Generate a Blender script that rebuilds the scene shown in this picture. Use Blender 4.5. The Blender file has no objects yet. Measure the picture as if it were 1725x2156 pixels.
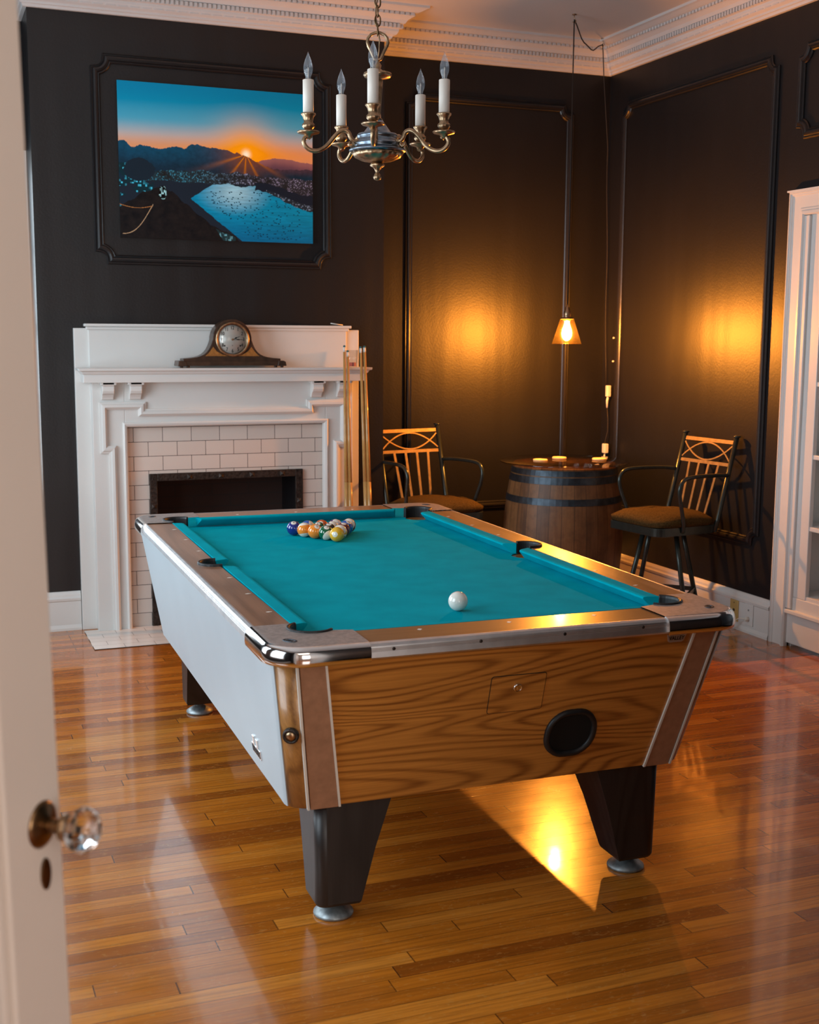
import bpy, bmesh, math, random
from mathutils import Vector, Matrix, noise
PI = math.pi
scene = bpy.context.scene
COL = scene.collection
random.seed(7)

# ------------------------------------------------------------------ helpers
class MB:
    """collects geometry, builds ONE mesh object"""
    def __init__(s): s.v = []; s.f = []; s.sm = []
    def add(s, vs, fs, smooth=False):
        o = len(s.v); s.v += [tuple(v) for v in vs]
        for f in fs: s.f.append([i + o for i in f]); s.sm.append(smooth)
        return s
    def box(s, x0, x1, y0, y1, z0, z1):
        return s.add([(x0,y0,z0),(x1,y0,z0),(x1,y1,z0),(x0,y1,z0),(x0,y0,z1),(x1,y0,z1),(x1,y1,z1),(x0,y1,z1)],
                     [(0,3,2,1),(4,5,6,7),(0,1,5,4),(1,2,6,5),(2,3,7,6),(3,0,4,7)])
    def loops(s, L, close=True, cap=True, smooth=False):
        n = len(L[0]); o = [v for l in L for v in l]; fs = []
        for k in range(len(L) - 1):
            for i in range(n if close else n - 1):
                j = (i + 1) % n
                fs.append((k*n+i, k*n+j, (k+1)*n+j, (k+1)*n+i))
        b = len(s.v); s.add(o, fs, smooth)
        if cap:
            s.f.append([b + i for i in range(n)][::-1]); s.sm.append(False)
            s.f.append([b + (len(L)-1)*n + i for i in range(n)]); s.sm.append(False)
        return s
    def prism(s, poly, mapf, h0, h1):
        return s.loops([[mapf(a, b, h0) for a, b in poly], [mapf(a, b, h1) for a, b in poly]])
    def lathe(s, prof, c=(0,0,0), n=32, M=None, flute=None, cap=True):
        L = []
        for r, z in prof:
            l = []
            for i in range(n):
                a = 2*PI*i/n; rr = r
                if flute and flute[1] <= z <= flute[2]: rr = r*(1 + flute[3]*abs(math.sin(a*flute[0]/2)))
                p = Vector((rr*math.cos(a), rr*math.sin(a), z))
                if M: p = M @ p
                l.append(p + Vector(c))
            L.append(l)
        return s.loops(L, smooth=True, cap=cap)
    def tube(s, pts, r, n=10, cap=True, flat=None):
        P = [Vector(p) for p in pts]; m = len(P); L = []
        rs = r if isinstance(r, (list, tuple)) else [r]*m
        T = []
        for i in range(m):
            t = (P[min(i+1, m-1)] - P[max(i-1, 0)]); T.append(t.normalized())
        up = Vector((0,0,1)) if abs(T[0].z) < .9 else Vector((1,0,0))
        nrm = T[0].cross(up).normalized()
        for i in range(m):
            nrm = (nrm - T[i]*nrm.dot(T[i])).normalized(); b = T[i].cross(nrm)
            L.append([P[i] + nrm*math.cos(2*PI*k/n)*rs[i] + b*math.sin(2*PI*k/n)*rs[i]*(flat or 1) for k in range(n)])
        return s.loops(L, cap=cap, smooth=True)
    def bar(s, p, q, w, t, up=(0,0,1)):
        p = Vector(p); q = Vector(q); d = (q-p).normalized(); u = Vector(up)
        a = d.cross(u).normalized(); b = a.cross(d).normalized()
        L = [[c + a*x*w/2 + b*y*t/2 for x, y in ((-1,-1),(1,-1),(1,1),(-1,1))] for c in (p, q)]
        return s.loops(L)
    def build(s, name, m, parent=None, bevel=0, seg=2, sub=0, loc=None):
        me = bpy.data.meshes.new(name)
        me.from_pydata(s.v, [], s.f)
        me.polygons.foreach_set('use_smooth', s.sm)
        bm = bmesh.new(); bm.from_mesh(me); bmesh.ops.recalc_face_normals(bm, faces=bm.faces); bm.to_mesh(me); bm.free()
        for mm in (m if isinstance(m, (list, tuple)) else [m]): me.materials.append(mm)
        o = bpy.data.objects.new(name, me); COL.objects.link(o)
        if parent: o.parent = parent
        if loc: o.location = loc
        if bevel:
            b = o.modifiers.new('bevel', 'BEVEL'); b.width = bevel; b.segments = seg; b.limit_method = 'ANGLE'; b.angle_limit = math.radians(40)
        if sub:
            b = o.modifiers.new('sub', 'SUBSURF'); b.levels = sub; b.render_levels = sub
        return o

def sweep(path, prof, mapf, closed=False, mb=None, cap=True):
    """sweep profile [(offset to the left of travel, height)] along 2-D path with mitred corners"""
    mb = mb or MB(); n = len(path); L = []
    for i in range(n):
        p = Vector(path[i])
        a = Vector(path[i-1]) if (i > 0 or closed) else None
        b = Vector(path[(i+1) % n]) if (i < n-1 or closed) else None
        d1 = (p - a).normalized() if a is not None else (b - p).normalized()
        d2 = (b - p).normalized() if b is not None else d1
        n1 = Vector((-d1.y, d1.x)); n2 = Vector((-d2.y, d2.x))
        m = (n1 + n2).normalized(); k = 1/max(.3, m.dot(n1))
        L.append([mapf(p.x + m.x*k*o, p.y + m.y*k*o, h) for o, h in prof])
    if closed: L.append(L[0])
    return mb.loops(L, cap=cap and not closed)

def tag(o, label=None, cat=None, group=None, kind=None):
    if label: o['label'] = label
    if cat: o['category'] = cat
    if group: o['group'] = group
    if kind: o['kind'] = kind
    return o
def thing(name, label, cat, loc=(0,0,0), rz=0, group=None):
    o = bpy.data.objects.new(name, None); o.empty_display_size = .1; COL.objects.link(o)
    o.location = loc; o.rotation_euler = (0,0,rz)
    return tag(o, label, cat, group)
def struct(o): o['kind'] = 'structure'; return o
def dup(root, loc, rot, label=None, cat=None):
    r = root.copy(); COL.objects.link(r); r.location = loc; r.rotation_euler = rot if isinstance(rot, tuple) else (0,0,rot)
    if label: r['label'] = label
    for ch in [c for c in bpy.data.objects if c.parent == root]:
        c = ch.copy(); COL.objects.link(c); c.parent = r
        for g in [g for g in bpy.data.objects if g.parent == ch]:
            d = g.copy(); COL.objects.link(d); d.parent = c
    return r
def text_mesh(txt, size, extrude=.0005, spacing=1.0):
    cu = bpy.data.curves.new('t', 'FONT'); cu.body = txt; cu.size = size; cu.extrude = extrude
    cu.align_x = 'CENTER'; cu.align_y = 'CENTER'; cu.space_character = spacing
    ob = bpy.data.objects.new('t', cu); COL.objects.link(ob)
    bpy.context.view_layer.update()
    me = bpy.data.meshes.new_from_object(ob.evaluated_get(bpy.context.evaluated_depsgraph_get()))
    vs = [v.co.copy() for v in me.vertices]; fs = [list(p.vertices) for p in me.polygons]
    bpy.data.objects.remove(ob); bpy.data.curves.remove(cu); bpy.data.meshes.remove(me)
    return vs, fs

# ------------------------------------------------------------------ materials
class NT:
    def __init__(s, name):
        s.m = bpy.data.materials.new(name); s.m.use_nodes = True; s.t = s.m.node_tree
        s.t.nodes.clear(); s.out = s.n('ShaderNodeOutputMaterial'); s.b = s.n('ShaderNodeBsdfPrincipled')
        s.l(s.b.outputs[0], s.out.inputs[0])
    def n(s, k, **kw):
        x = s.t.nodes.new(k)
        for a, b in kw.items(): setattr(x, a, b)
        return x
    def l(s, a, b): s.t.links.new(a, b)
    def put(s, inp, v):
        if hasattr(v, 'is_linked') or isinstance(v, bpy.types.NodeSocket): s.l(v, inp)
        else: inp.default_value = v
    def set(s, **kw):
        for k, v in kw.items():
            s.put(s.b.inputs[k.replace('_', ' ')], v)
        return s
    def math(s, op, a, b=0, c=None):
        x = s.n('ShaderNodeMath', operation=op); s.put(x.inputs[0], a); s.put(x.inputs[1], b)
        if c is not None: s.put(x.inputs[2], c)
        return x.outputs[0]
    def obj(s): return s.n('ShaderNodeTexCoord').outputs['Object']
    def xyz(s, v):
        x = s.n('ShaderNodeSeparateXYZ'); s.l(v, x.inputs[0]); return x.outputs
    def comb(s, a, b, c):
        x = s.n('ShaderNodeCombineXYZ'); s.put(x.inputs[0], a); s.put(x.inputs[1], b); s.put(x.inputs[2], c); return x.outputs[0]
    def mapv(s, v, sc=(1,1,1), loc=(0,0,0), rot=(0,0,0)):
        x = s.n('ShaderNodeMapping'); s.l(v, x.inputs[0]); x.inputs['Scale'].default_value = sc; x.inputs['Location'].default_value = loc; x.inputs['Rotation'].default_value = rot; return x.outputs[0]
    def noise(s, v, scale, detail=3, rough=.5, dist=0):
        x = s.n('ShaderNodeTexNoise'); s.l(v, x.inputs[0]); x.inputs['Scale'].default_value = scale
        x.inputs['Detail'].default_value = detail; x.inputs['Roughness'].default_value = rough; x.inputs['Distortion'].default_value = dist
        return x.outputs[0]
    def white(s, v, dim='2D'):
        x = s.n('ShaderNodeTexWhiteNoise', noise_dimensions=dim); s.l(v, x.inputs['Vector']); return x.outputs
    def ramp(s, f, stops, interp='LINEAR'):
        x = s.n('ShaderNodeValToRGB'); s.put(x.inputs[0], f); e = x.color_ramp; e.interpolation = interp
        while len(e.elements) < len(stops): e.elements.new(.5)
        for el, (p, c) in zip(e.elements, stops):
            el.position = p; el.color = (*c, 1) if len(c) == 3 else c
        return x.outputs[0]
    def mix(s, f, a, b, mode='MIX'):
        x = s.n('ShaderNodeMix', data_type='RGBA', blend_type=mode); s.put(x.inputs[0], f)
        for i, v in ((6, a), (7, b)):
            if isinstance(v, tuple): v = (*v, 1) if len(v) == 3 else v
            s.put(x.inputs[i], v)
        return x.outputs[2]
    def bump(s, h, strength=.2, dist=.01):
        x = s.n('ShaderNodeBump'); s.l(h, x.inputs['Height']); x.inputs['Strength'].default_value = strength; x.inputs['Distance'].default_value = dist
        s.l(x.outputs[0], s.b.inputs['Normal']); return x

def mat(name, col, rough=.5, metal=0, var=.08, nscale=8, bump=0, bscale=60, spec=.5, coat=0, trans=0, ior=1.45, sheen=0, emit=None, es=0, crough=.05):
    t = NT(name); v = t.obj(); nz = t.noise(v, nscale, 3)
    d = tuple(c*(1-var) for c in col); h = tuple(min(1, c*(1+var)) for c in col)
    t.set(Base_Color=t.ramp(nz, [(.3, d), (.7, h)]), Roughness=rough, Metallic=metal, IOR=ior)
    t.b.inputs['Specular IOR Level'].default_value = spec
    t.b.inputs['Coat Weight'].default_value = coat; t.b.inputs['Coat Roughness'].default_value = crough
    t.b.inputs['Transmission Weight'].default_value = trans; t.b.inputs['Sheen Weight'].default_value = sheen
    if emit: t.b.inputs['Emission Color'].default_value = (*emit, 1); t.b.inputs['Emission Strength'].default_value = es
    if bump: t.bump(t.noise(v, bscale, 3), bump, .005)
    return t.m

M = {}
M['wall'] = mat('dark_wall_paint', (.0072,.0068,.0080), .45, var=.1, nscale=2, bump=.25, bscale=90, spec=.55)
def wallpaint():
    t = NT('dark_wall_paint'); v = t.obj()
    t.set(Base_Color=t.ramp(t.noise(v, 2), [(.3, (.0066,.0062,.0074)), (.7, (.0078,.0074,.0086))]), Roughness=.44)
    t.b.inputs['Specular IOR Level'].default_value = .47
    h = t.math('ADD', t.math('MULTIPLY', t.noise(t.mapv(v, (5.5, 5.5, .45)), 1, 1), .0075), t.math('MULTIPLY', t.noise(v, 90, 3), .0006))
    b = t.n('ShaderNodeBump'); t.l(h, b.inputs['Height']); b.inputs['Strength'].default_value = 1; b.inputs['Distance'].default_value = 1; t.l(b.outputs[0], t.b.inputs['Normal'])
    return t.m
M['wall'] = wallpaint()
M['moulding'] = mat('dark_trim_paint', (.011,.010,.011), .3, var=.1, bump=.05, spec=.6)
M['white'] = mat('white_gloss_paint', (.70,.695,.67), .32, var=.03, nscale=3, bump=.04, bscale=40)
M['crown'] = mat('cream_plaster_paint', (.61,.60,.595), .5, var=.04, nscale=4, bump=.1, bscale=50)
M['ceiling'] = mat('ceiling_paint', (.66,.63,.61), .8, var=.03, nscale=2, bump=.1, bscale=70)
M['doorpaint'] = mat('cream_door_paint', (.78,.71,.64), .4, var=.02, nscale=3)
M['brass'] = mat('aged_brass', (.40,.27,.16), .34, 1, var=.35, nscale=60)
M['darkbrass'] = mat('dark_brass', (.20,.12,.06), .3, 1, var=.4, nscale=60)
M['silver'] = mat('tarnished_silver', (.22,.27,.33), .32, 1, var=.3, nscale=50)
M['chrome'] = mat('polished_chrome', (.82,.82,.82), .09, 1, var=.03, nscale=20)
M['alu'] = mat('brushed_aluminium', (.72,.72,.73), .42, 1, var=.1, nscale=20)
M['casting'] = mat('worn_satin_metal', (.42,.38,.36), .48, .75, var=.18, nscale=90, bump=.15, bscale=300)
M['blackrub'] = mat('black_rubber', (.012,.012,.013), .45, var=.1)
M['black'] = mat('hole_shade_black', (.004,.004,.004), .9)  # for hole insides, with the shade put into the colour
M['felt'] = mat('teal_cloth', (.0,.34,.43), .95, var=.08, nscale=9, bump=.25, bscale=900, spec=.02)
M['side'] = mat('glare_grey_laminate', (.41,.48,.52), .38, var=.03, nscale=3)  # window glare on the wood-grain side painted in as pale grey-blue
M['strip'] = mat('brown_corner_strip', (.36,.19,.11), .38, var=.12, nscale=40)
M['candle'] = mat('candle_sleeve', (.82,.76,.68), .45, var=.03)
M['whiteplastic'] = mat('white_plastic', (.75,.7,.62), .35, var=.05)
M['yellowplastic'] = mat('aged_yellow_plastic', (.62,.43,.16), .35, var=.08)
M['steeldark'] = mat('dark_green_grey_enamel', (.045,.055,.05), .28, .6, var=.15, nscale=30)
M['goldbar'] = mat('antique_gold_bar', (.30,.20,.09), .42, .5, var=.2, nscale=40)
M['seatfab'] = mat('olive_brown_fabric', (.062,.038,.012), .92, var=.4, nscale=120, bump=.5, bscale=400, spec=.1)
M['hoop'] = mat('galvanised_hoop', (.05,.065,.08), .42, .8, var=.3, nscale=25, bump=.1, bscale=100)
M['ironframe'] = mat('pitted_iron', (.045,.035,.03), .5, .7, var=.5, nscale=70, bump=.6, bscale=120)
M['darkwood'] = mat('dark_walnut', (.05,.024,.013), .38, var=.4, nscale=30, coat=.3)
M['inlay'] = mat('orange_veneer', (.36,.14,.03), .4, var=.25, nscale=60, coat=.3)
M['dial'] = mat('silvered_dial', (.72,.68,.62), .3, .25, var=.05, nscale=8)
M['ink'] = mat('black_ink', (.015,.013,.012), .5)
M['ferrule'] = mat('ivory_ferrule', (.75,.72,.65), .4, var=.03)
M['tip'] = mat('blue_green_cue_tip', (.02,.12,.14), .8)
M['chalk'] = mat('violet_chalk', (.35,.12,.2), .8)
M['maple'] = mat('maple_shaft', (.50,.27,.08), .3, var=.15, nscale=14, coat=.5)
M['cork'] = mat('pale_coaster', (.72,.5,.25), .6, var=.1, nscale=50)
M['footmetal'] = mat('dull_zinc', (.28,.31,.32), .45, .7, var=.25, nscale=60)
M['cord'] = mat('black_cord', (.02,.017,.015), .6)
M['greyscreen'] = mat('grey_metal_emblem', (.42,.42,.44), .35, .6)
M['blackleg'] = None

def glass(name, tint=(1,1,1), rough=.0, glint_mix=0):
    t = NT(name); v = t.obj()
    g = t.n('ShaderNodeBsdfGlossy'); g.inputs['Roughness'].default_value = max(rough, .02)
    tr = t.n('ShaderNodeBsdfTransparent'); tr.inputs[0].default_value = (*tint, 1)
    fr = t.n('ShaderNodeLayerWeight'); fr.inputs[0].default_value = .5
    fa = t.math('MULTIPLY_ADD', t.math('POWER', fr.outputs['Facing'], 4), .85, .045)
    mx = t.n('ShaderNodeMixShader'); t.l(t.math('MINIMUM', t.math('MULTIPLY_ADD', t.noise(v, 5), .02, fa), 1), mx.inputs[0])
    if glint_mix:
        df = t.n('ShaderNodeBsdfDiffuse'); df.inputs[0].default_value = (.55,.62,.7,1); m0 = t.n('ShaderNodeMixShader'); m0.inputs[0].default_value = glint_mix  # grey-blue diffuse share stands in for bright glints on clear bulbs
        t.l(tr.outputs[0], m0.inputs[1]); t.l(df.outputs[0], m0.inputs[2]); tr = m0
    t.l(tr.outputs[0], mx.inputs[1]); t.l(g.outputs[0], mx.inputs[2]); t.l(mx.outputs[0], t.out.inputs[0]); return t.m
M['glass'] = glass('clear_glass', (.96,.97,.97))
M['bulbglass'] = glass('clear_bulb_glass', (.93,.95,.97), .1, glint_mix=.16)
M['tableglass'] = glass('smoked_glass_top', (.72,.66,.6))
M['solidglass'] = mat('solid_glass', (1,1,1), .02, var=0, trans=1, ior=1.5)
def amber():
    t = NT('amber_lit_glass'); v = t.obj()
    tr = t.n('ShaderNodeBsdfTransparent'); tr.inputs[0].default_value = (1,.9,.68,1)
    g = t.n('ShaderNodeBsdfGlossy'); g.inputs['Roughness'].default_value = .15; g.inputs[0].default_value = (1,.8,.5,1)
    df = t.n('ShaderNodeBsdfTranslucent'); df.inputs[0].default_value = (1,.7,.3,1)
    m1 = t.n('ShaderNodeMixShader'); m1.inputs[0].default_value = .05; m2 = t.n('ShaderNodeMixShader')
    t.l(t.math('MULTIPLY_ADD', t.noise(v, 60), .0012, .0004), m2.inputs[0])
    t.l(tr.outputs[0], m1.inputs[1]); t.l(g.outputs[0], m1.inputs[2]); t.l(m1.outputs[0], m2.inputs[1]); t.l(df.outputs[0], m2.inputs[2]); t.l(m2.outputs[0], t.out.inputs[0]); return t.m
M['amber'] = amber()
def glow():
    t = NT('glowing_bulb'); e = t.n('ShaderNodeEmission'); e.inputs[1].default_value = 26
    t.l(t.ramp(t.noise(t.obj(), 3), [(0, (1,.50,.16)), (1, (1,.58,.22))]), e.inputs[0])
    tr = t.n('ShaderNodeBsdfTransparent'); a = t.n('ShaderNodeAddShader'); t.l(e.outputs[0], a.inputs[0]); t.l(tr.outputs[0], a.inputs[1]); t.l(a.outputs[0], t.out.inputs[0]); return t.m
M['bulb'] = glow()

def laminate(name, light, dark, along='X', freq=26, coat=.4, rough=.33, sc=1.0, vert=9):
    """wood grain with cathedral figure: contour lines of a stretched noise"""
    t = NT(name); v = t.obj()
    s = {'X': (.62*sc, 2*sc, vert*sc), 'Y': (vert*sc, 1.0*sc, 3*sc), 'Z': (vert*sc, 6*sc, 1.0*sc)}[along]
    n = t.noise(t.mapv(v, s), 1.15, 1.2, .4, .25)
    w = t.math('SINE', t.math('MULTIPLY', n, freq*2*PI/2))
    s2 = tuple(a*b for a, b in zip(s, {'X': (5,40,30), 'Y': (22,4,40), 'Z': (22,40,4)}[along]))
    fine = t.noise(t.mapv(v, s2), 1, 4, .65)
    k = t.math('ADD', t.math('MULTIPLY', t.math('POWER', t.math('MULTIPLY_ADD', w, .5, .5), 3.0), t.math('MULTIPLY_ADD', t.noise(v, 2.5, 2), .7, .05)), t.math('MULTIPLY', fine, .72))
    t.set(Base_Color=t.ramp(k, [(.18, light), (.5, tuple((a*1.2+b)/2.2 for a, b in zip(light, dark))), (.95, dark)]), Roughness=rough)
    t.b.inputs['Coat Weight'].default_value = coat; t.b.inputs['Coat Roughness'].default_value = .12
    return t.m
M['front'] = laminate('oak_laminate_front', (.62,.265,.05), (.19,.06,.010), 'X', 42, vert=5, coat=.2)
M['corner'] = laminate('oak_laminate_corner', (.42,.19,.05), (.12,.045,.012), 'Z', 22, vert=5)
M['railX'] = laminate('rail_laminate_across', (.36,.175,.075), (.20,.085,.035), 'X', 8)
M['railY'] = laminate('rail_laminate_along', (.33,.16,.085), (.17,.075,.035), 'Y', 8)
M['blackleg'] = laminate('black_ash_laminate', (.022,.018,.017), (.008,.007,.007), 'Z', 12, coat=0, rough=.42, vert=7)

def floor_mat():
    t = NT('oak_strip_floor'); v = t.obj(); X, Y, Z = t.xyz(v)
    W = .0575
    r = t.math('DIVIDE', Y, W); row = t.math('FLOOR', r); fy = t.math('FRACT', r)
    rn = t.white(t.comb(row, 3.1, 0), '2D')[0]
    q = t.math('DIVIDE', t.math('ADD', X, t.math('MULTIPLY', rn, 9.0)), t.math('MULTIPLY_ADD', rn, .5, .75))
    bid = t.math('FLOOR', q); fx = t.math('FRACT', q)
    wn = t.white(t.comb(row, bid, 0), '2D')[0]
    col = t.ramp(wn, [(0, (.28,.072,.007)), (.15, (.40,.112,.009)), (.5, (.52,.158,.013)), (.8, (.59,.188,.017)), (1, (.66,.235,.028))])
    off = t.comb(t.math('MULTIPLY', wn, 30), t.math('MULTIPLY', wn, 17), 0)
    vv = t.n('ShaderNodeVectorMath', operation='ADD'); t.l(v, vv.inputs[0]); t.l(off, vv.inputs[1])
    g = t.noise(t.mapv(vv.outputs[0], (2.2, 60, 1)), 1.6, 4, .6)
    col = t.mix(t.math('MULTIPLY', t.ramp(g, [(.42, (0,0,0)), (.62, (1,1,1))]), .42), col, (.14,.045,.008))
    fl = t.noise(t.mapv(vv.outputs[0], (14, 45, 1)), 2.0, 2, .6, 1.5)
    col = t.mix(t.math('MULTIPLY', t.ramp(fl, [(.60, (0,0,0)), (.66, (1,1,1))]), .35), col, (.58,.28,.07))
    # joints
    e1 = t.math('LESS_THAN', fy, .028); e2 = t.math('LESS_THAN', fx, .0035)
    e = t.math('MAXIMUM', e1, e2)
    # border lines round the room and the hearth
    def line(a, b, w): return t.math('LESS_THAN', t.math('ABSOLUTE', t.math('SUBTRACT', a, b)), w)
    i1 = t.math('MULTIPLY', line(X, 3.87, .012), t.math('GREATER_THAN', Y, 4.83))
    i2 = t.math('MULTIPLY', line(Y, 4.83, .012), t.math('GREATER_THAN', X, 3.87))
    inl = t.math('MAXIMUM', i1, i2)
    h1 = t.math('MULTIPLY', line(X, .665, .0018), t.math('GREATER_THAN', Y, 6.05))
    e = t.math('MAXIMUM', e, h1)
    col = t.mix(t.math('MULTIPLY', inl, .8), col, (.05,.02,.008))
    col = t.mix(t.math('MULTIPLY', e, .75), col, (.035,.012,.004))
    big = t.noise(v, 1.3, 3)
    col = t.mix(.25, col, t.ramp(big, [(.3, (.62,.55,.5)), (.7, (1,1,1))]), 'MULTIPLY')
    sm = t.noise(v, 7, 5, .7)
    t.set(Base_Color=col, Roughness=t.ramp(sm, [(.3, (.17,)*3), (.75, (.30,)*3)]))
    t.b.inputs['Coat Weight'].default_value = .55
    t.l(t.ramp(sm, [(.35, (.035,)*3), (.8, (.13,)*3)]), t.b.inputs['Coat Roughness'])
    hgt = t.math('ADD', t.math('MULTIPLY', t.math('SUBTRACT', 1, e), .6), t.math('MULTIPLY', t.noise(v, 9, 2), .35))
    hgt = t.math('ADD', hgt, t.math('MULTIPLY', wn, .22))
    bp = t.bump(hgt, .12, .004)
    cb = t.n('ShaderNodeBump'); t.l(hgt, cb.inputs['Height']); cb.inputs['Strength'].default_value = .16; cb.inputs['Distance'].default_value = .004
    t.l(cb.outputs[0], t.b.inputs['Coat Normal'])
    return t.m
M['floor'] = floor_mat()

def tiles(name, w, h, ax, off=(0,0), col=(.66,.58,.52), gw=.0016, rough=.22):
    """ax: which object axes give the running and stacking direction"""
    t = NT(name); X = t.xyz(t.obj()); a = t.math('SUBTRACT', X[ax[0]], off[0]); b = t.math('SUBTRACT', X[ax[1]], off[1])
    r = t.math('DIVIDE', b, h); row = t.math('FLOOR', r)
    q = t.math('ADD', t.math('DIVIDE', a, w), t.math('MULTIPLY', t.math('MODULO', t.math('ADD', row, 100), 2), .5))
    fx = t.math('FRACT', q); fy = t.math('FRACT', r)
    dx = t.math('MULTIPLY', t.math('MINIMUM', fx, t.math('SUBTRACT', 1, fx)), w); dy = t.math('MULTIPLY', t.math('MINIMUM', fy, t.math('SUBTRACT', 1, fy)), h)
    g = t.math('LESS_THAN', t.math('MINIMUM', dx, dy), gw/2)
    wn = t.white(t.comb(row, t.math('FLOOR', q), 0), '2D')[0]
    c = t.ramp(wn, [(0, tuple(k*.96 for k in col)), (1, tuple(min(1, k*1.04) for k in col))])
    t.set(Base_Color=t.mix(g, c, (.03,.022,.02)), Roughness=t.math('MULTIPLY_ADD', g, .6, rough))
    t.bump(t.math('ADD', t.math('SUBTRACT', 1, g), t.math('MULTIPLY', t.noise(t.obj(), 12, 2), .4)), .3, .002)
    return t.m
M['tile'] = tiles('surround_tile', .1525, .0762, (0,2), (1.035-.076*1, .0), gw=.0026)
M['hearth'] = tiles('hearth_tile', .1525, .0762, (0,1), (.75, 6.13), (.72,.70,.66))
M['brick'] = tiles('sooty_firebrick', .21, .065, (0,2), (0,0), (.035,.018,.014), .008, .9)

def barrel_mat():
    t = NT('barrel_oak'); v = t.obj(); X, Y, Z = t.xyz(v)
    an = t.math('DIVIDE', t.math('ARCTAN2', Y, X), 2*PI/30); f = t.math('FRACT', an); i = t.math('FLOOR', an)
    wn = t.white(t.comb(i, 5, 0), '2D')[0]
    g = t.noise(t.mapv(t.comb(t.math('MULTIPLY', an, .066), wn, Z), (60, 1, 4)), 1.3, 4, .65)
    st = t.noise(v, 9, 4, .7)
    c = t.ramp(t.math('ADD', t.math('MULTIPLY', g, .6), t.math('MULTIPLY', wn, .35)), [(.15, (.075,.033,.012)), (.6, (.20,.095,.035)), (.9, (.28,.14,.055))])
    c = t.mix(t.ramp(st, [(.45, (0,0,0)), (.7, (.6,.6,.6))]), c, (.05,.022,.010))
    e = t.math('LESS_THAN', f, .035)
    t.set(Base_Color=t.mix(t.math('MULTIPLY', e, .8), c, (.012,.006,.003)), Roughness=.5)
    t.bump(t.math('ADD', t.math('MULTIPLY', t.math('SUBTRACT', 1, e), .6), t.math('MULTIPLY', g, .3)), .35, .003)
    return t.m
M['barrel'] = barrel_mat()

def ball_mat(name, col, stripe, solid_white=False):
    t = NT(name); x = t.xyz(t.obj()); R = .028575
    w = (.80,.74,.64)
    ax = t.math('ABSOLUTE', t.math('DIVIDE', x[0], R)); az = t.math('ABSOLUTE', t.math('DIVIDE', x[2], R))
    c = t.mix(t.math('MULTIPLY', t.noise(t.obj(), 20), .1), col, tuple(k*.8 for k in col))
    if stripe: c = t.mix(t.math('GREATER_THAN', az, .56), c, w)
    if not solid_white: c = t.mix(t.math('GREATER_THAN', ax, .925), c, w)
    t.set(Base_Color=c, Roughness=.07); t.b.inputs['Coat Weight'].default_value = .6
    return t.m

# ------------------------------------------------------------------ room shell
XL, XR, YB, YC, YF, ZC = -1.0, 4.05, 6.93, 6.62, .80, 3.30
B0, B1 = .575, 2.45            # chimney breast
def S(name, mb, m, **k): return struct(mb.build(name, m, **k))
S('floor', MB().box(XL-.1, XR+.1, -2.6, YB+.1, -.06, 0), M['floor'])
S('ceiling', MB().box(XL-.1, XR+.1, YF-.15, YB+.1, ZC, ZC+.06), M['ceiling'])
wx0, wx1, wz0, wz1 = -.55, .483, .75, 2.40      # window in the left recess
mb = MB(); mb.box(XL-.1, wx0, YB, YB+.1, 0, ZC); mb.box(wx1, B0+.1, YB, YB+.1, 0, ZC); mb.box(wx0, wx1, YB, YB+.1, 0, wz0); mb.box(wx0, wx1, YB, YB+.1, wz1, ZC)
mb.box(B0+.1, XR+.1, YB, YB+.1, 0, ZC)
S('wall_back', mb, M['wall'])
# chimney breast, hollow at the firebox
fx0, fx1, fz1 = 1.125, 1.93, .80
mb = MB(); mb.box(B0, fx0, YC, YB-.001, 0, ZC); mb.box(fx1, B1, YC, YB-.001, 0, ZC); mb.box(fx0, fx1, YC, YB-.001, fz1, ZC)
S('wall_chimney', mb, M['wall'])
# left wall with two tall windows
ly = [(1.9, 3.3), (4.2, 5.7)]; lz0, lz1 = .65, 2.5
mb = MB(); a = YF-.1
for y0, y1 in ly: mb.box(XL-.1, XL, a, y0, 0, ZC); mb.box(XL-.1, XL, y0, y1, 0, lz0); mb.box(XL-.1, XL, y0, y1, lz1, ZC); a = y1
mb.box(XL-.1, XL, a, YB+.1, 0, ZC)
S('wall_left', mb, M['wall'])
# right wall, open where the bookcase is built in
ky0, ky1, kz1 = 3.35, 5.03, 2.15
mb = MB(); mb.box(XR, XR+.1, ky1, YB+.1, 0, ZC); mb.box(XR, XR+.1, ky0, ky1, kz1, ZC); mb.box(XR, XR+.1, YF-.1, ky0, 0, ZC)
S('wall_right', mb, M['wall'])
# front wall with the double doorway the view looks through
dx0, dx1, dz = -.36, 1.18, 2.75
mb = MB(); mb.box(XL-.1, dx0, YF-.1, YF, 0, ZC); mb.box(dx1, XR+.1, YF-.1, YF, 0, ZC); mb.box(dx0, dx1, YF-.1, YF, dz, ZC)
S('wall_front', mb, M['wall'])
# hallway behind
mb = MB(); mb.box(XL-.1, XL, -2.6, YF-.1, 0, ZC); mb.box(XR, XR+.1, -2.6, YF-.1, 0, ZC)
mb.box(XL-.1, 0, -2.7, -2.6, 0, ZC); mb.box(1.6, XR+.1, -2.7, -2.6, 0, ZC); mb.box(0, 1.6, -2.7, -2.6, 2.6, ZC); mb.box(0, 1.6, -2.7, -2.6, 0, .6)
S('wall_hall', mb, M['crown'])
S('trim_20', MB().box(XL-.1, XR+.1, -2.7, YF-.15, ZC, ZC+.06), M['ceiling'])

planF = lambda x, y, h: Vector((x, y, h))
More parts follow.
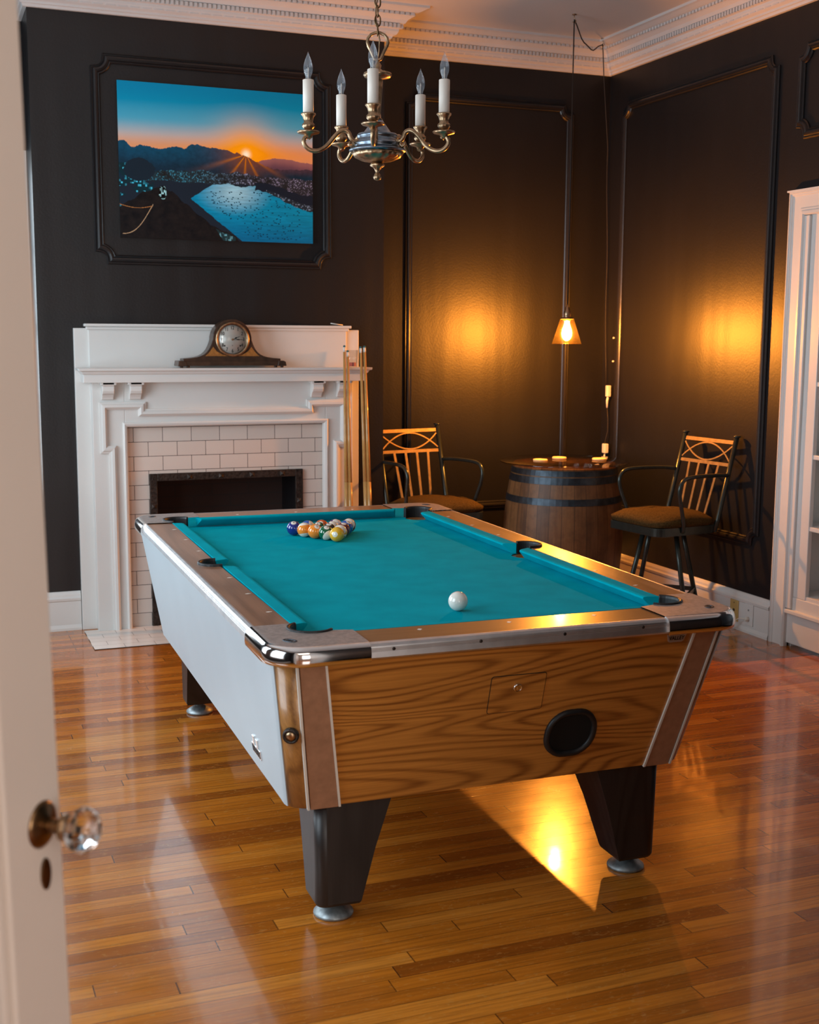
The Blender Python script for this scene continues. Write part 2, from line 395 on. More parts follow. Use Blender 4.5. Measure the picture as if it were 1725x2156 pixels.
# crown moulding : path runs clockwise so that "left of travel" is into the room
room = [(XL, YF), (XL, YB), (B0, YB), (B0, YC), (B1, YC), (B1, YB), (XR, YB), (XR, YF)]
room = room[::-1]      # right wall first, going back, then left: room is on the left
cz = 3.137
cp = [(0, cz), (.018, cz), (.022, cz+.012), (.032, cz+.014), (.034, cz+.024), (.052, cz+.032), (.060, cz+.046), (.062, cz+.058), (.080, cz+.060), (.080, cz+.082), (.088, cz+.084),
      (.098, cz+.100), (.118, cz+.112), (.130, cz+.118), (.130, cz+.130), (.150, cz+.134), (.176, cz+.146), (.19, cz+.150), (.19, ZC), (0, ZC)]
mb = sweep(room, cp, planF)
def dentils(mb, p, q, inward, off, z0, z1, step, w, d):
    p = Vector(p); q = Vector(q); L = (q-p).length; t = (q-p)/L; n = Vector(inward)
    k = int(L/step)
    for i in range(k):
        c = p + t*(i+.5)*step; a = c + n*off
        x = [a - t*w/2, a + t*w/2, a + t*w/2 + n*d, a - t*w/2 + n*d]
        mb.loops([[Vector((u.x, u.y, z0)) for u in x], [Vector((u.x, u.y, z1)) for u in x]])
for off, z0, z1, st, w, d in ((.078, cz+.060, cz+.081, .024, .014, .012), (.128, cz+.117, cz+.131, .03, .02, .012), (.05, cz+.034, cz+.046, .06, .045, .007)):
    dentils(mb, (XR, YF+1.2), (XR, YB), (-1, 0), off, z0, z1, st, w, d)
    dentils(mb, (B1+off, YB), (XR-off, YB), (0, -1), off, z0, z1, st, w, d)
    dentils(mb, (B0-off, YC), (B1+off, YC), (0, -1), off, z0, z1, st, w, d)
S('trim_1', mb, M['crown'])

# baseboards
bp = [(0, 0), (.024, 0), (.024, .012), (.018, .03), (.018, .155), (.022, .16), (.024, .172), (.016, .18), (.014, .192), (.006, .205), (0, .207)]
def base(name, path): S(name, sweep(path, bp, planF), M['white'])
base('baseboard_right', [(XR, 5.145), (XR, YB-.001)])
base('baseboard_back', [(XR-.03, YB), (B1+.001, YB)])
base('baseboard_center', [(2.30, YC), (2.30, YC)] if False else [(B1, YB-.03), (B1, YC), (2.292, YC)])
base('baseboard_chimney', [(.745, YC), (B0, YC), (B0, YB-.001)])
base('baseboard_left', [(B0-.03, YB), (XL, YB), (XL, YF)])
base('baseboard_front', [(XR, ky0-.14), (XR, YF), (dx1+.1, YF)])

# wall panel mouldings (picture-frame) with scooped corners
def notch_path(a0, a1, b0, b1, r, n=6):
    P = []
    for (cx, cy, t0) in ((a0, b0, 90), (a1, b0, 180), (a1, b1, 270), (a0, b1, 0)):
        for i in range(n+1):
            t = math.radians(t0 - 90*i/n) if False else math.radians(t0 - 90*i/n)
            P.append((cx + r*math.cos(t), cy + r*math.sin(t)))
    return P
pp = [(-.024, 0), (-.024, .008), (-.019, .014), (-.013, .012), (-.009, .019), (0, .022), (.009, .019), (.013, .012), (.019, .014), (.024, .008), (.024, 0)]
def panel(name, a0, a1, b0, b1, mapf, r=.055):
    P = notch_path(a0, a1, b0, b1, r); S(name, sweep(P, pp, mapf, closed=True), M['moulding'])
backm = lambda a, b, h: Vector((a, YB - h, b))
chm = lambda a, b, h: Vector((a, YC - h, b))
rightm = lambda a, b, h: Vector((XR - h, a, b))
panel('trim_2', .895, 2.118, 1.93, 2.925, chm, .06)
panel('trim_3', 2.718, 3.775, .515, 2.925, backm)
panel('trim_4', 5.30, 6.735, .49, 2.925, rightm)
panel('trim_5', 4.1, 5.105, 2.53, 2.935, rightm)
panel('trim_6', .95, 3.15, .5, 2.9, rightm)

# window frames (left side of the room, outside the view)
def window(name, a0, a1, z0, z1, mapf, n=(2, 4)):
    w = MB()
    for p in ((a0-.09, a0, z0-.09, z1+.09), (a1, a1+.09, z0-.09, z1+.09), (a0, a1, z1, z1+.09), (a0, a1, z0-.09, z0)):
        w.prism([(p[0], p[2]), (p[1], p[2]), (p[1], p[3]), (p[0], p[3])], mapf, -.002, .025)
    f = S(name, w, M['white'])
    s = MB()
    for i in range(1, n[0]):
        a = a0 + (a1-a0)*i/n[0]; s.prism([(a-.012, z0), (a+.012, z0), (a+.012, z1), (a-.012, z1)], mapf, -.055, -.03)
    for i in range(1, n[1]):
        z = z0 + (z1-z0)*i/n[1]; h = .022 if i == n[1]//2 else .011
        s.prism([(a0, z-h), (a1, z-h), (a1, z+h), (a0, z+h)], mapf, -.056, -.029)
    s.build('window_sash', M['white'], f)
    MB().prism([(a0, z0), (a1, z0), (a1, z1), (a0, z1)], mapf, -.045, -.041).build('window_pane', M['glass'], f)
leftm = lambda a, b, h: Vector((XL + h, a, b))
window('window_1', ly[0][0], ly[0][1], lz0, lz1, leftm)
window('window_2', ly[1][0], ly[1][1], lz0, lz1, leftm)
window('window_3', wx0, wx1, wz0, wz1, backm)

# casing of the built-in bookcase
csp = [(-.062, 0), (-.062, .022), (-.050, .028), (-.046, .022), (-.040, .022), (-.036, .016), (.020, .014), (.026, .020), (.034, .020), (.040, .028), (.052, .03), (.058, .022), (.058, 0)]
S('trim_7', sweep([(ky1+.045, 0), (ky1+.045, 2.20), (ky0-.055, 2.20), (ky0-.055, 0)], csp, rightm), M['white'])
# plinth cap on casing top
S('trim_8', MB().box(XR-.034, XR, ky0-.12, ky1+.11, 2.258, 2.266), M['white'])
# doorway casing, hall side hidden
S('trim_9', sweep([(dx1+.05, 0), (dx1+.05, dz+.05), (dx0-.05, dz+.05), (dx0-.05, 0)], csp, lambda a, b, h: Vector((a, YF + h, b))), M['white'])

# ------------------------------------------------------------------ built-in bookcase
bk = thing('built_in_bookcase', 'white painted bookcase built into the right wall inside a moulded casing', 'bookcase', (XR, 4.19, 0))
def W2L(root): return Matrix.Translation(-root.location)
def bbox(root, name, m, *boxes, bevel=0, **k):
    mb = MB(); l = root.location
    for x0, x1, y0, y1, z0, z1 in boxes: mb.box(x0-l.x, x1-l.x, y0-l.y, y1-l.y, z0-l.z, z1-l.z)
    return mb.build(name, m, root, bevel=bevel, **k)
bbox(bk, 'case', M['white'], (XR+.29, XR+.31, ky0, ky1, 0, 2.15), (XR+.02, XR+.29, ky1-.02, ky1, 0, 2.15), (XR+.02, XR+.29, ky0, ky0+.02, 0, 2.15), (XR+.02, XR+.29, ky0+.02, ky1-.02, 2.12, 2.15))
bbox(bk, 'face_frame', M['white'], (XR-.004, XR+.02, ky1-.14, ky1, .26, 2.15), (XR-.004, XR+.02, ky0, ky0+.14, .26, 2.15), (XR-.004, XR+.02, ky0+.14, ky1-.14, 2.06, 2.15), bevel=.003)
bbox(bk, 'base_panel', M['white'], (XR-.006, XR+.02, ky0, ky1, .02, .26), bevel=.004)
l = bk.location
for z in (.185,):
    mb = MB().box(-.026, .0, ky0-l.y, ky1-l.y, z-.012, z+.012); mb.build('ledge_moulding', M['white'], bk, bevel=.006)
MB().box(-.020, -.003, ky1-.05-l.y, ky1-l.y-.002, .2, 2.14).build('inner_moulding', M['white'], bk, bevel=.004)
for z in (.268, .62, .975, 1.33, 1.70):
    MB().box(.0, .288, ky0+.025-l.y, ky1-.025-l.y, z-.011, z+.011).build('shelf', M['white'], bk, bevel=.003)

# ------------------------------------------------------------------ fireplace
fp = thing('fireplace', 'white painted wooden fireplace surround with corbels, shelf and cream brick tiles', 'fireplace', (1.52, 6.55, 0))
L = fp.location
def fbox(name, m, *b, bevel=.003): return bbox(fp, name, m, *b, bevel=bevel)
def fmap(y): return lambda a, b, h: Vector((a - L.x, y - h - L.y, b))
YP = 6.52
fbox('back_board', M['white'], (.748, .86, 6.585, 6.619, 0, 1.58)); fbox('back_board', M['white'], (2.18, 2.290, 6.585, 6.619, 0, 1.58))
fbox('upper_panel', M['white'], (.82, 2.214, 6.572, 6.6185, 1.10, 1.578))
sweep([(.82, 6.572), (.82, 6.572)], [(0,0)], planF) if False else None
# cap of upper panel
MB().box(.798-L.x, 2.236-L.x, 6.548-L.y, 6.6-L.y, 1.588, 1.603).build('panel_cap', M['white'], fp, bevel=.004)
MB().box(.808-L.x, 2.226-L.x, 6.56-L.y, 6.6-L.y, 1.572, 1.588).build('cap_moulding', M['white'], fp, bevel=.005)
# body board with opening
ox0, ox1, oz = .985, 2.075, 1.085
b0, b1 = .822, 2.232
fbox('surround_body', M['white'], (b0, ox0, YP, 6.60, 0, 1.315), (ox1, b1, YP, 6.60, 0, 1.315), (ox0, ox1, YP, 6.60, oz, 1.315))
# mantel shelf with moulded edge (sweep round three sides)
sp = [(0, 1.305), (0, 1.345), (.006, 1.350), (.012, 1.362), (.024, 1.366), (.026, 1.378), (-.02, 1.378), (-.02, 1.305)]
mb = sweep([(.775-L.x, 6.60-L.y), (.775-L.x, 6.448-L.y), (2.288-L.x, 6.448-L.y), (2.288-L.x, 6.60-L.y)], [(-o, h) for o, h in sp], planF)
mb.box(.78-L.x, 2.285-L.x, 6.452-L.y, 6.60-L.y, 1.308, 1.3775)
mb.build('mantel_shelf', M['white'], fp, bevel=.0015)
# corbels
def corbel(x0, x1):
    pr = [(0, 1.308), (.062, 1.308), (.062, 1.296), (.052, 1.284), (.052, 1.262), (.046, 1.250), (.030, 1.240), (.020, 1.228), (.014, 1.216), (0, 1.214)]
    mb = MB()
    mb.loops([[Vector((x - L.x, YP - o - L.y, z)) for o, z in pr] for x in (x0, x1)])
    mb.box(x0-.010-L.x, x1+.010-L.x, YP-.062-L.y, YP-L.y, 1.292, 1.308)
    mb.build('corbel', M['white'], fp, bevel=.004)
for x0 in (.868, 1.008, 1.987, 2.135): corbel(x0, x0+.062)
# bead under corbels
# eared architrave
ap = [(-.018, 0), (-.018, .012), (-.010, .014), (-.004, .022), (.008, .024), (.016, .014), (.020, .010), (.020, 0)]
e0, e1 = .862, 2.192
path = [(.918, 0), (.918, .958), (e0+.012, .958), (e0+.012, 1.185), (1.075, 1.185), (1.075, 1.148), (1.982, 1.148), (1.982, 1.185), (e1-.012, 1.185), (e1-.012, .958), (2.138, .958), (2.138, 0)]
MBa = sweep(path, [(-o, h) for o, h in ap], fmap(YP)); MBa.build('eared_moulding', M['white'], fp)
ip = [(-.012, 0), (-.012, .010), (-.004, .016), (.006, .012), (.012, .004), (.014, -.02), (-.012, -.02)]
sweep([(ox0+.0, 0), (ox0+.0, oz), (ox1, oz), (ox1, 0)], [(-o, h) for o, h in ip], fmap(YP)).build('inner_moulding', M['white'], fp)
# tile field
tb = MB()
for x0, x1, z0, z1 in ((ox0, fx0, 0, oz), (fx1, ox1, 0, oz), (fx0, fx1, fz1, oz)): tb.box(x0-L.x, x1-L.x, 6.548-L.y, 6.6-L.y, z0, z1)
tb.build('tile_surround', M['tile'], fp)
# iron frame
fr = MB(); y0, y1 = 6.532-L.y, 6.549-L.y
for x0, x1, z0, z1 in ((1.108, 1.148, 0, .822), (1.905, 1.947, 0, .822), (1.148, 1.905, .782, .822)): fr.box(x0-L.x, x1-L.x, y0, y1, z0, z1)
fo = fr.build('iron_frame', M['ironframe'], fp, bevel=.003)
for x, z in [(1.128, .65), (1.128, .45), (1.128, .2), (1.926, .65), (1.926, .45)] + [(1.32+i*.17, .802) for i in range(4)]:
    st = MB(); c = Vector((x-L.x, y0, z)); s = .013
    st.add([c+Vector((-s,0,-s)), c+Vector((s,0,-s)), c+Vector((s,0,s)), c+Vector((-s,0,s)), c+Vector((0,-.012,0))], [(0,1,4), (1,2,4), (2,3,4), (3,0,4)])
    st.build('stud', M['ironframe'], fo)
# firebox lining
mb = MB(); fyb = 6.9
mb.add([(fx0-L.x, 6.55-L.y, 0), (fx0-L.x, fyb-L.y, 0), (fx0-L.x, fyb-L.y, fz1), (fx0-L.x, 6.55-L.y, fz1)], [(0,1,2,3)])
mb.add([(fx1-L.x, 6.55-L.y, 0), (fx1-L.x, fyb-L.y, 0), (fx1-L.x, fyb-L.y, fz1), (fx1-L.x, 6.55-L.y, fz1)], [(0,1,2,3)])
mb.add([(fx0-L.x, fyb-L.y, 0), (fx1-L.x, fyb-L.y, 0), (fx1-L.x, fyb-L.y, fz1), (fx0-L.x, fyb-L.y, fz1)], [(0,1,2,3)])
mb.add([(fx0-L.x, 6.55-L.y, fz1-.001), (fx1-L.x, 6.55-L.y, fz1-.001), (fx1-L.x, fyb-L.y, fz1-.001), (fx0-L.x, fyb-L.y, fz1-.001)], [(0,1,2,3)])
mb.add([(fx0-L.x, 6.55-L.y, .002), (fx1-L.x, 6.55-L.y, .002), (fx1-L.x, fyb-L.y, .002), (fx0-L.x, fyb-L.y, .002)], [(0,1,2,3)])
mb.build('firebox', M['brick'], fp)
h = MB().box(.75, 2.29, 6.13, 6.545, .0, .004).build('hearth', M['hearth'], None); h.parent = fp; h.matrix_parent_inverse = Matrix.Translation(-L)

# ------------------------------------------------------------------ picture canvas on the chimney wall
def sstep(a, b, x):
    t = max(0, min(1, (x-a)/(b-a))); return t*t*(3-2*t)
def lerp(a, b, t): return tuple(x+(y-x)*t for x, y in zip(a, b))
def fb(x, y, s, o=4, seed=0): return noise.fractal(Vector((x*s, y*s, seed)), .6, 2.0, o)
def ridge(u, pts):
    for (a, ya), (b, yb) in zip(pts, pts[1:]):
        if a <= u <= b: return ya + (yb-ya)*sstep(a, b, u)
    return pts[-1][1]
R1 = [(0,.385),(.02,.375),(.07,.415),(.11,.40),(.2,.418),(.28,.40),(.33,.405),(.37,.375),(.42,.382),(.47,.395),(.53,.395),(.58,.415),(.64,.43),(.7,.465),(.76,.50),(.82,.51),(1,.50)]
R2 = [(0,.6),(.6,.55),(.68,.48),(.74,.452),(.8,.435),(.87,.44),(.94,.455),(1,.46)]
boats = [(random.random(), random.random()) for _ in range(260)]
def pic(u, v):   # v from the top
    # sky
    c = lerp((.0,.19,.36), (.10,.34,.47), sstep(0, .28, v)); c = lerp(c, (.50,.38,.33), sstep(.22, .37, v)*.85); c = lerp(c, (.62,.28,.13), sstep(.31, .41, v)*.8)
    du, dv = u-.645, (v-.422)*.76; d = math.hypot(du, dv)
    c = lerp(c, (1,.42,.05), .9*math.exp(-(d/.13)**2)); c = lerp(c, (1,.36,.03), .5*math.exp(-abs(dv)/.05)*math.exp(-(du/.33)**2)); c = lerp(c, (1,.98,.75), math.exp(-(d/.021)**2))
    r2 = ridge(u, R2) + fb(u, 0, 14)*.005
    if v > r2: c = lerp((.26,.12,.12), (.10,.05,.07), sstep(r2, r2+.07, v))
    r1 = ridge(u, R1) + fb(u, 1, 22, 5)*.010
    if v > r1:
        t = sstep(.3, .75, u); c = lerp((.012,.055,.10), (.045,.028,.04), t); c = lerp(c, (.008,.022,.04), sstep(r1, .56, v)); c = tuple(k*(1+.25*fb(u, v, 30, 3, 4)) for k in c)
        c = lerp(c, (.30,.10,.03), .5*math.exp(-(d/.10)**2))
        an = math.atan2(dv, du)
        if dv > 0: c = lerp(c, (1,.35,.04), abs(math.cos(an*5.5+.35))**14*math.exp(-d/.07)*.9)
    # city
    ct = .545 + .05*abs(u-.45) + fb(u, 3, 9)*.02 + (.06 if u < .06 else 0); cb = .605 + .07*sstep(.7, 1, u) + fb(u, 5, 7)*.012
    if ct < v < cb + .02 and v > r1:
        n = noise.cell(Vector((u*190, v*150, 2))); m = fb(u, v, 16, 3, 9)
        b = (.02+.42*max(0, n-.35))*(.6+m*.7)
        cc = lerp((.10,.42,.60), (.33,.33,.50), sstep(.3, .75, u)); c = tuple(max(0, k*b*2.6)+.010 for k in cc)
    if v >= cb + .02: c = (.010,.016,.026)
    # left town
    if u < .17 and .52 < v < .86:
        n = noise.cell(Vector((u*110, v*75, 8))); m = fb(u, v, 12, 3, 2)
        if m > -.05: c = tuple(k*max(.03, n-.35)*1.3 for k in (.12,.55,.75))
    if math.hypot((u-.1)/.075, (v-.56)/.075) < 1 + .1*fb(u, v, 20): c = (.008,.016,.026)
    # bay
    top = .628 + .02*fb(u, 7, 6); hl = .36 + (v-.63)*-.1
    lft = .47 - (v-.63)*1.15 if v < .73 else .355 + (v-.73)*.98
    if v < .73: lft = .355 + (.73-v)*1.15
    shore = (.70 + .0*v) if v < .66 else (.70 + (v-.66)*9 if v < .70 else 9)
    shore = 9
    if .69 < u: 
        sb = .655 + .16*sstep(.69, 1.0, u)**1 * .8 + .01*fb(u, 11, 18)
        if v < sb: shore = .69 + .01*fb(v, 3, 20)
    if v > top and u > lft + .008*fb(v, 5, 20) and u < shore:
        g = math.exp(-((u-.58)/.13)**2 - ((v-.68)/.10)**2)
        c = lerp((.010,.20,.36), (.30,.52,.62), g); c = lerp(c, (.006,.10,.24), sstep(.8, 1.0, v)*.8); c = tuple(k*(1+.22*fb(u*.35, v*3, 26, 4, 6)) for k in c)
        for bx, by in boats:
            X = .44+.5*bx; Y = .67+.31*by
            if abs(u-X) < .0035 and abs(v-Y) < .0030 and X > .38 + (Y-.66)*.9: c = (.008,.04,.08); break
    elif u > .69 and v > cb and shore < 9 and v < sb:
        n = noise.cell(Vector((u*170, v*120, 5))); st_ = .66 + .10*sstep(.69, 1, u)
        c = tuple(k*max(.05, n-.4)*1.2 for k in (.25,.35,.5)) if (v > st_-.02 and v < st_+.025 and u > .75) else (.008,.012,.022)
    # foreground hill
    hr = ridge(u, [(0,.80),(.05,.76),(.12,.70),(.2,.665),(.26,.69),(.33,.765),(.4,.84),(.47,.905),(.52,.935),(.58,.96),(.61,1.01),(1,2)]) + .006*fb(u, 8, 30)
    if v > hr and u < .62:
        c = lerp((.004,.004,.005), (.010,.008,.008), .5+.8*fb(u, v, 24, 4, 7))
        if .47 < u < .585 and v > hr+.01 + .0*(u): 
            n = noise.cell(Vector((u*130, v*95, 4)))
            if u > .47 + (v-.9)*.5: c = tuple(k*max(.04, n-.45)*1.4 for k in (.2,.5,.6))
    if math.hypot((u-.215)/.02, (v-.70)/.045) < 1:
        n = noise.cell(Vector((u*150, v*110, 3))); c = tuple(k*n for k in (.35,.62,.65))
    # cable
    s = math.hypot(u-.02, v-.72)
    yy = .80 + .14*(1-((u-.01)/.15)**2)**.5 if .01 <= u <= .16 else -1
    for k in range(1):
        if .01 < u < .165:
            y1 = .975 - .17*sstep(-.02, .175, u)*((u/.165)**1.5)*1.15
            if abs(v-y1) < .002 + .003*(u/.165): c = (.34,.24,.15)
    if u < .16 and abs(v - (.785+.02*math.sin(u*18))) < .0022: c = (.30,.14,.06)
    return c
px0, px1, pz0, pz1 = 1.0, 2.031, 2.043, 2.822
art = thing('landscape_canvas', 'unframed landscape print of a bay at sunset with mountains and city above the fireplace', 'picture', ((px0+px1)/2, YC-.02, pz0))
mb = MB().box(px0-art.location.x, px1-art.location.x, -.0, .018, 0, pz1-pz0); mb.build('canvas_block', M['ink'], art)
NU, NV = 460, 345
vs = []; fs = []; cols = []
for j in range(NV+1):
    for i in range(NU+1):
        vs.append((px0-art.location.x + (px1-px0)*i/NU, -.001, (pz1-pz0)*(1-j/NV)))
for j in range(NV):
    for i in range(NU):
        a = j*(NU+1)+i; fs.append((a, a+NU+1, a+NU+2, a+1)); cols.append(pic((i+.5)/NU, (j+.5)/NV))
me = bpy.data.meshes.new('print'); me.from_pydata(vs, [], fs)
ca = me.color_attributes.new('paint', 'FLOAT_COLOR', 'CORNER')
buf = []
for c in cols: buf += [max(0, c[0]), max(0, c[1]), max(0, c[2]), 1.0]*4
ca.data.foreach_set('color', buf)
t = NT('printed_picture'); at = t.n('ShaderNodeAttribute', attribute_name='paint')
hs = t.n('ShaderNodeHueSaturation'); hs.inputs['Saturation'].default_value = 1.1; hs.inputs['Value'].default_value = 1.5; t.l(at.outputs[0], hs.inputs['Color'])
t.set(Base_Color=hs.outputs[0], Roughness=.6); t.b.inputs['Specular IOR Level'].default_value = .15; me.materials.append(t.m)
po = bpy.data.objects.new('print', me); COL.objects.link(po); po.parent = art

# ------------------------------------------------------------------ pool table
TX, TY, TA = 1.4539, 3.9804, -.02175
pt = thing('pool_table', 'large pool table with teal cloth, wood-grain cabinet and chrome corners', 'pool table', (TX, TY, 0), TA)
ZT, ZB_ = .802, .765
def rrect(a, b, r, z, n=8):
    P = []
    for sx, sy, t0 in ((1,1,0), (-1,1,90), (-1,-1,180), (1,-1,270)):
        for i in range(n+1):
            t = math.radians(t0 + 90*i/n); P.append(Vector((sx*(a-r) + r*math.cos(t), sy*(b-r) + r*math.sin(t), z)))
    return P
TOP = (.655, 1.156, .762); BOT = (.588, 1.031, .335)
mb = MB(); mb.loops([rrect(BOT[0], BOT[1], .055, BOT[2]), rrect(TOP[0], TOP[1], .055, TOP[2])], smooth=False)
mb.sm = [len(f) == 4 for f in mb.f]
cab = mb.build('cabinet', M['corner'], pt)
def lerpv(s, e=0):   # s=0 top, 1 bottom : half sizes on the sloping faces
    return (TOP[0]+(BOT[0]-TOP[0])*s + e, TOP[1]+(BOT[1]-TOP[1])*s + e, TOP[2]+(BOT[2]-TOP[2])*s)
def endmap(sv):      # (u, z, h) on the end face
    nz = -(TOP[1]-BOT[1])/math.hypot(TOP[1]-BOT[1], TOP[2]-BOT[2])
    def f(u, z, h):
        s = (TOP[2]-z)/(TOP[2]-BOT[2]); b = TOP[1]+(BOT[1]-TOP[1])*s
        return Vector((u, sv*(b + h), z + nz*h))
    return f
def sidemap(su):
    def f(v, z, h):
        s = (TOP[2]-z)/(TOP[2]-BOT[2]); a = TOP[0]+(BOT[0]-TOP[0])*s
        return Vector((su*(a + h), v, z - .15*h))
    return f
for sv in (-1, 1):
    E = endmap(sv)
    MB().prism([(-.53, .762), (.53, .762), (.455, .337), (-.455, .337)], E, -.004, .003).build('end_panel', M['front'], pt)
    for su in (-1, 1):
        a0, a1, c0, c1 = .532, .597, .459, .535
        MB().prism([(su*a0, .762), (su*a1, .762), (su*c1, .333), (su*c0, .333)], E, -.004, .007).build('corner_strip', M['strip'], pt, bevel=.002)
        for q0, q1 in ((.5265, .4535), (.600, .538)):
            MB().prism([(su*q0, .762), (su*(q0+.006), .762), (su*(q1+.006), .334), (su*q1, .334)], E, -.004, .0085).build('edge_bead', M['ferrule'], pt)  # aluminium bead, its bright reflection put in as a pale colour
for su in (-1, 1):
    F = sidemap(su)
    MB().prism([(-1.085, .762), (1.085, .762), (.972, .337), (-.972, .337)], F, -.004, .003).build('side_panel', M['side'], pt)
    for sv in (-1, 1):
        # curved aluminium cover from the side face round the first half of the corner
        Lp = []
        for s in (0, 1):
            a, b, z = lerpv(s, .003); r = .058; P = []
            P.append(Vector((su*a, sv*(b-r-.022), z)))
            for i in range(6):
                t = math.radians(4.5*i); P.append(Vector((su*(a-r+r*math.cos(t)), sv*(b-r+r*math.sin(t)), z)))
            for i in range(5, -1, -1):
                t = math.radians(4.5*i); rr = r-.006; P.append(Vector((su*(a-r+rr*math.cos(t)), sv*(b-r+rr*math.sin(t)), z)))
            P.append(Vector((su*(a-.006), sv*(b-r-.022), z)))
            Lp.append(P)
        MB().loops(Lp).build('corner_cover', M['side'], pt)
# bed cloth with pocket cut-outs
PC = (.520, .990); PR = .052; SC = (.566, 0); SR = .050
def arc(c, r, t0, t1, n=14): return [(c[0]+r*math.cos(math.radians(t0+(t1-t0)*i/n)), c[1]+r*math.sin(math.radians(t0+(t1-t0)*i/n))) for i in range(n+1)]
def quad(su, sv):  # quarter of the bed outline, from the side pocket to the middle of the end rail, (+,+) quadrant mirrored
    P = arc(SC, SR, 180, 110, 6) + arc(PC, PR, 290, 160, 12) + [(0, 1.05)]
    # bed edge between pockets
    P = arc(SC, SR, 180, 100, 6) + [(.556, .06), (.556, .935)] + arc(PC, PR, -50+0, -220, 12) + [(.46, 1.05), (0, 1.05)]
    P = [p for p in P if True]
    return [(su*x, sv*y) for x, y in P]
out = quad(1, 1) + quad(-1, 1)[::-1][1:] + quad(-1, -1)[1:] + quad(1, -1)[::-1][1:-1]
MB().prism(out, planF, .735, ZB_).build('playing_surface', M['felt'], pt)
# cushions
def cushion(p0, p1, nrm, back, e0, e1, nose0, nose1):
    """rail from p0 to p1 (2-D points on the nose line); nrm points from the nose to the wood"""
    p0 = Vector(p0); p1 = Vector(p1); n = Vector(nrm); t = (p1-p0).normalized()
    N = 14; Lp = []
    prof = [(0, .7985), (.0012, .8005), (.010, .8025), (back, .8028), (back, .766), (.030, .7655), (.026, .7685), (.002, .7925), (0, .795)]
    for k in range(2):
        Q = []
        for o, z in prof:
            sh = (nose0 + (e0-nose0)*min(1, o/back)) if k == 0 else (nose1 + (e1-nose1)*min(1, o/back))
            b = (p0 + t*sh) if k == 0 else (p1 - t*sh)
            Q.append(Vector((*(b + n*o), z)))
        Lp.append(Q)
    return MB().loops(Lp).build('cushion', M['felt'], pt, bevel=.0012)
for su in (-1, 1):
    for sv in (-1, 1):
        cushion((su*.508, sv*.0), (su*.508, sv*1.016), (su, 0), .0455, .048, .086, .072, .100)
for sv in (-1, 1):
    cushion((-.508, sv*1.016), (.508, sv*1.016), (0, sv), .030, .070, .070, .088, .088)
# wooden rail tops
for su in (-1, 1):
    P = [(.5535, -.93), (.653, -.93), (.653, .93), (.5535, .93)] + arc((.566, 0), .0585, 95, -95, 18)
    MB().prism([(su*x, y) for x, y in P], planF, .762, ZT).build('rail_top', M['railY'], pt, bevel=.0015)
for sv in (-1, 1):
    MB().prism([(-.425, sv*1.046), (.425, sv*1.046), (.425, sv*1.172), (-.425, sv*1.172)], planF, .762, ZT).build('rail_top', M['railX'], pt, bevel=.0015)
# aluminium rail trim
tp = [(0, .8025), (.004, .8028), (.012, .800), (.017, .794), (.0178, .7905), (.0165, .7895), (.0178, .7885), (.0178, .7865), (.0165, .7855), (.0178, .7845), (.0178, .7825), (.0165, .7815), (.0178, .7805), (.019, .766), (.012, .760), (-.01, .760), (-.01, .80)]
def trimbar(p, q, n):
    p = Vector(p); q = Vector(q); n = Vector(n)
    return MB().loops([[Vector((*(b + n*o), z)) for o, z in tp] for b in (p, q)]).build('rail_trim', M['alu'], pt)
trims = [trimbar((su*.653, -.932), (su*.653, .932), (su, 0)) for su in (-1, 1)] + [trimbar((-.427, sv*1.172), (.427, sv*1.172), (0, sv)) for sv in (-1, 1)]
for tr, sv in ((trims[2], -1), (trims[3], 1)):
    for u in (-.362, -.127, .112, .346):
        Mx = Matrix.Rotation(PI/2, 4, 'X')
        MB().lathe([(.0045, 0), (.0045, .001), (.002, .0012)], (u, sv*1.1895, .785), 12, Mx if sv < 0 else Matrix.Rotation(-PI/2, 4, 'X')).build('screw', M['ironframe'], tr)
# sights (diamonds)
d = .254
for su in (-1, 1):
    for k in (-3, -2, -1, 1, 2, 3):
        c = (su*.5735, k*d); MB().prism([(c[0]-.009, c[1]), (c[0], c[1]-.0045), (c[0]+.009, c[1]), (c[0], c[1]+.0045)], planF, ZT-.001, ZT+.0006).build('sight', M['ferrule'], pt)
for sv in (-1, 1):
    for k in (-1, 0, 1):
        c = (k*d, sv*1.085); MB().prism([(c[0]-.007, c[1]), (c[0], c[1]-.007), (c[0]+.007, c[1]), (c[0], c[1]+.007)], planF, ZT-.001, ZT+.0006).build('sight', M['ferrule'], pt)
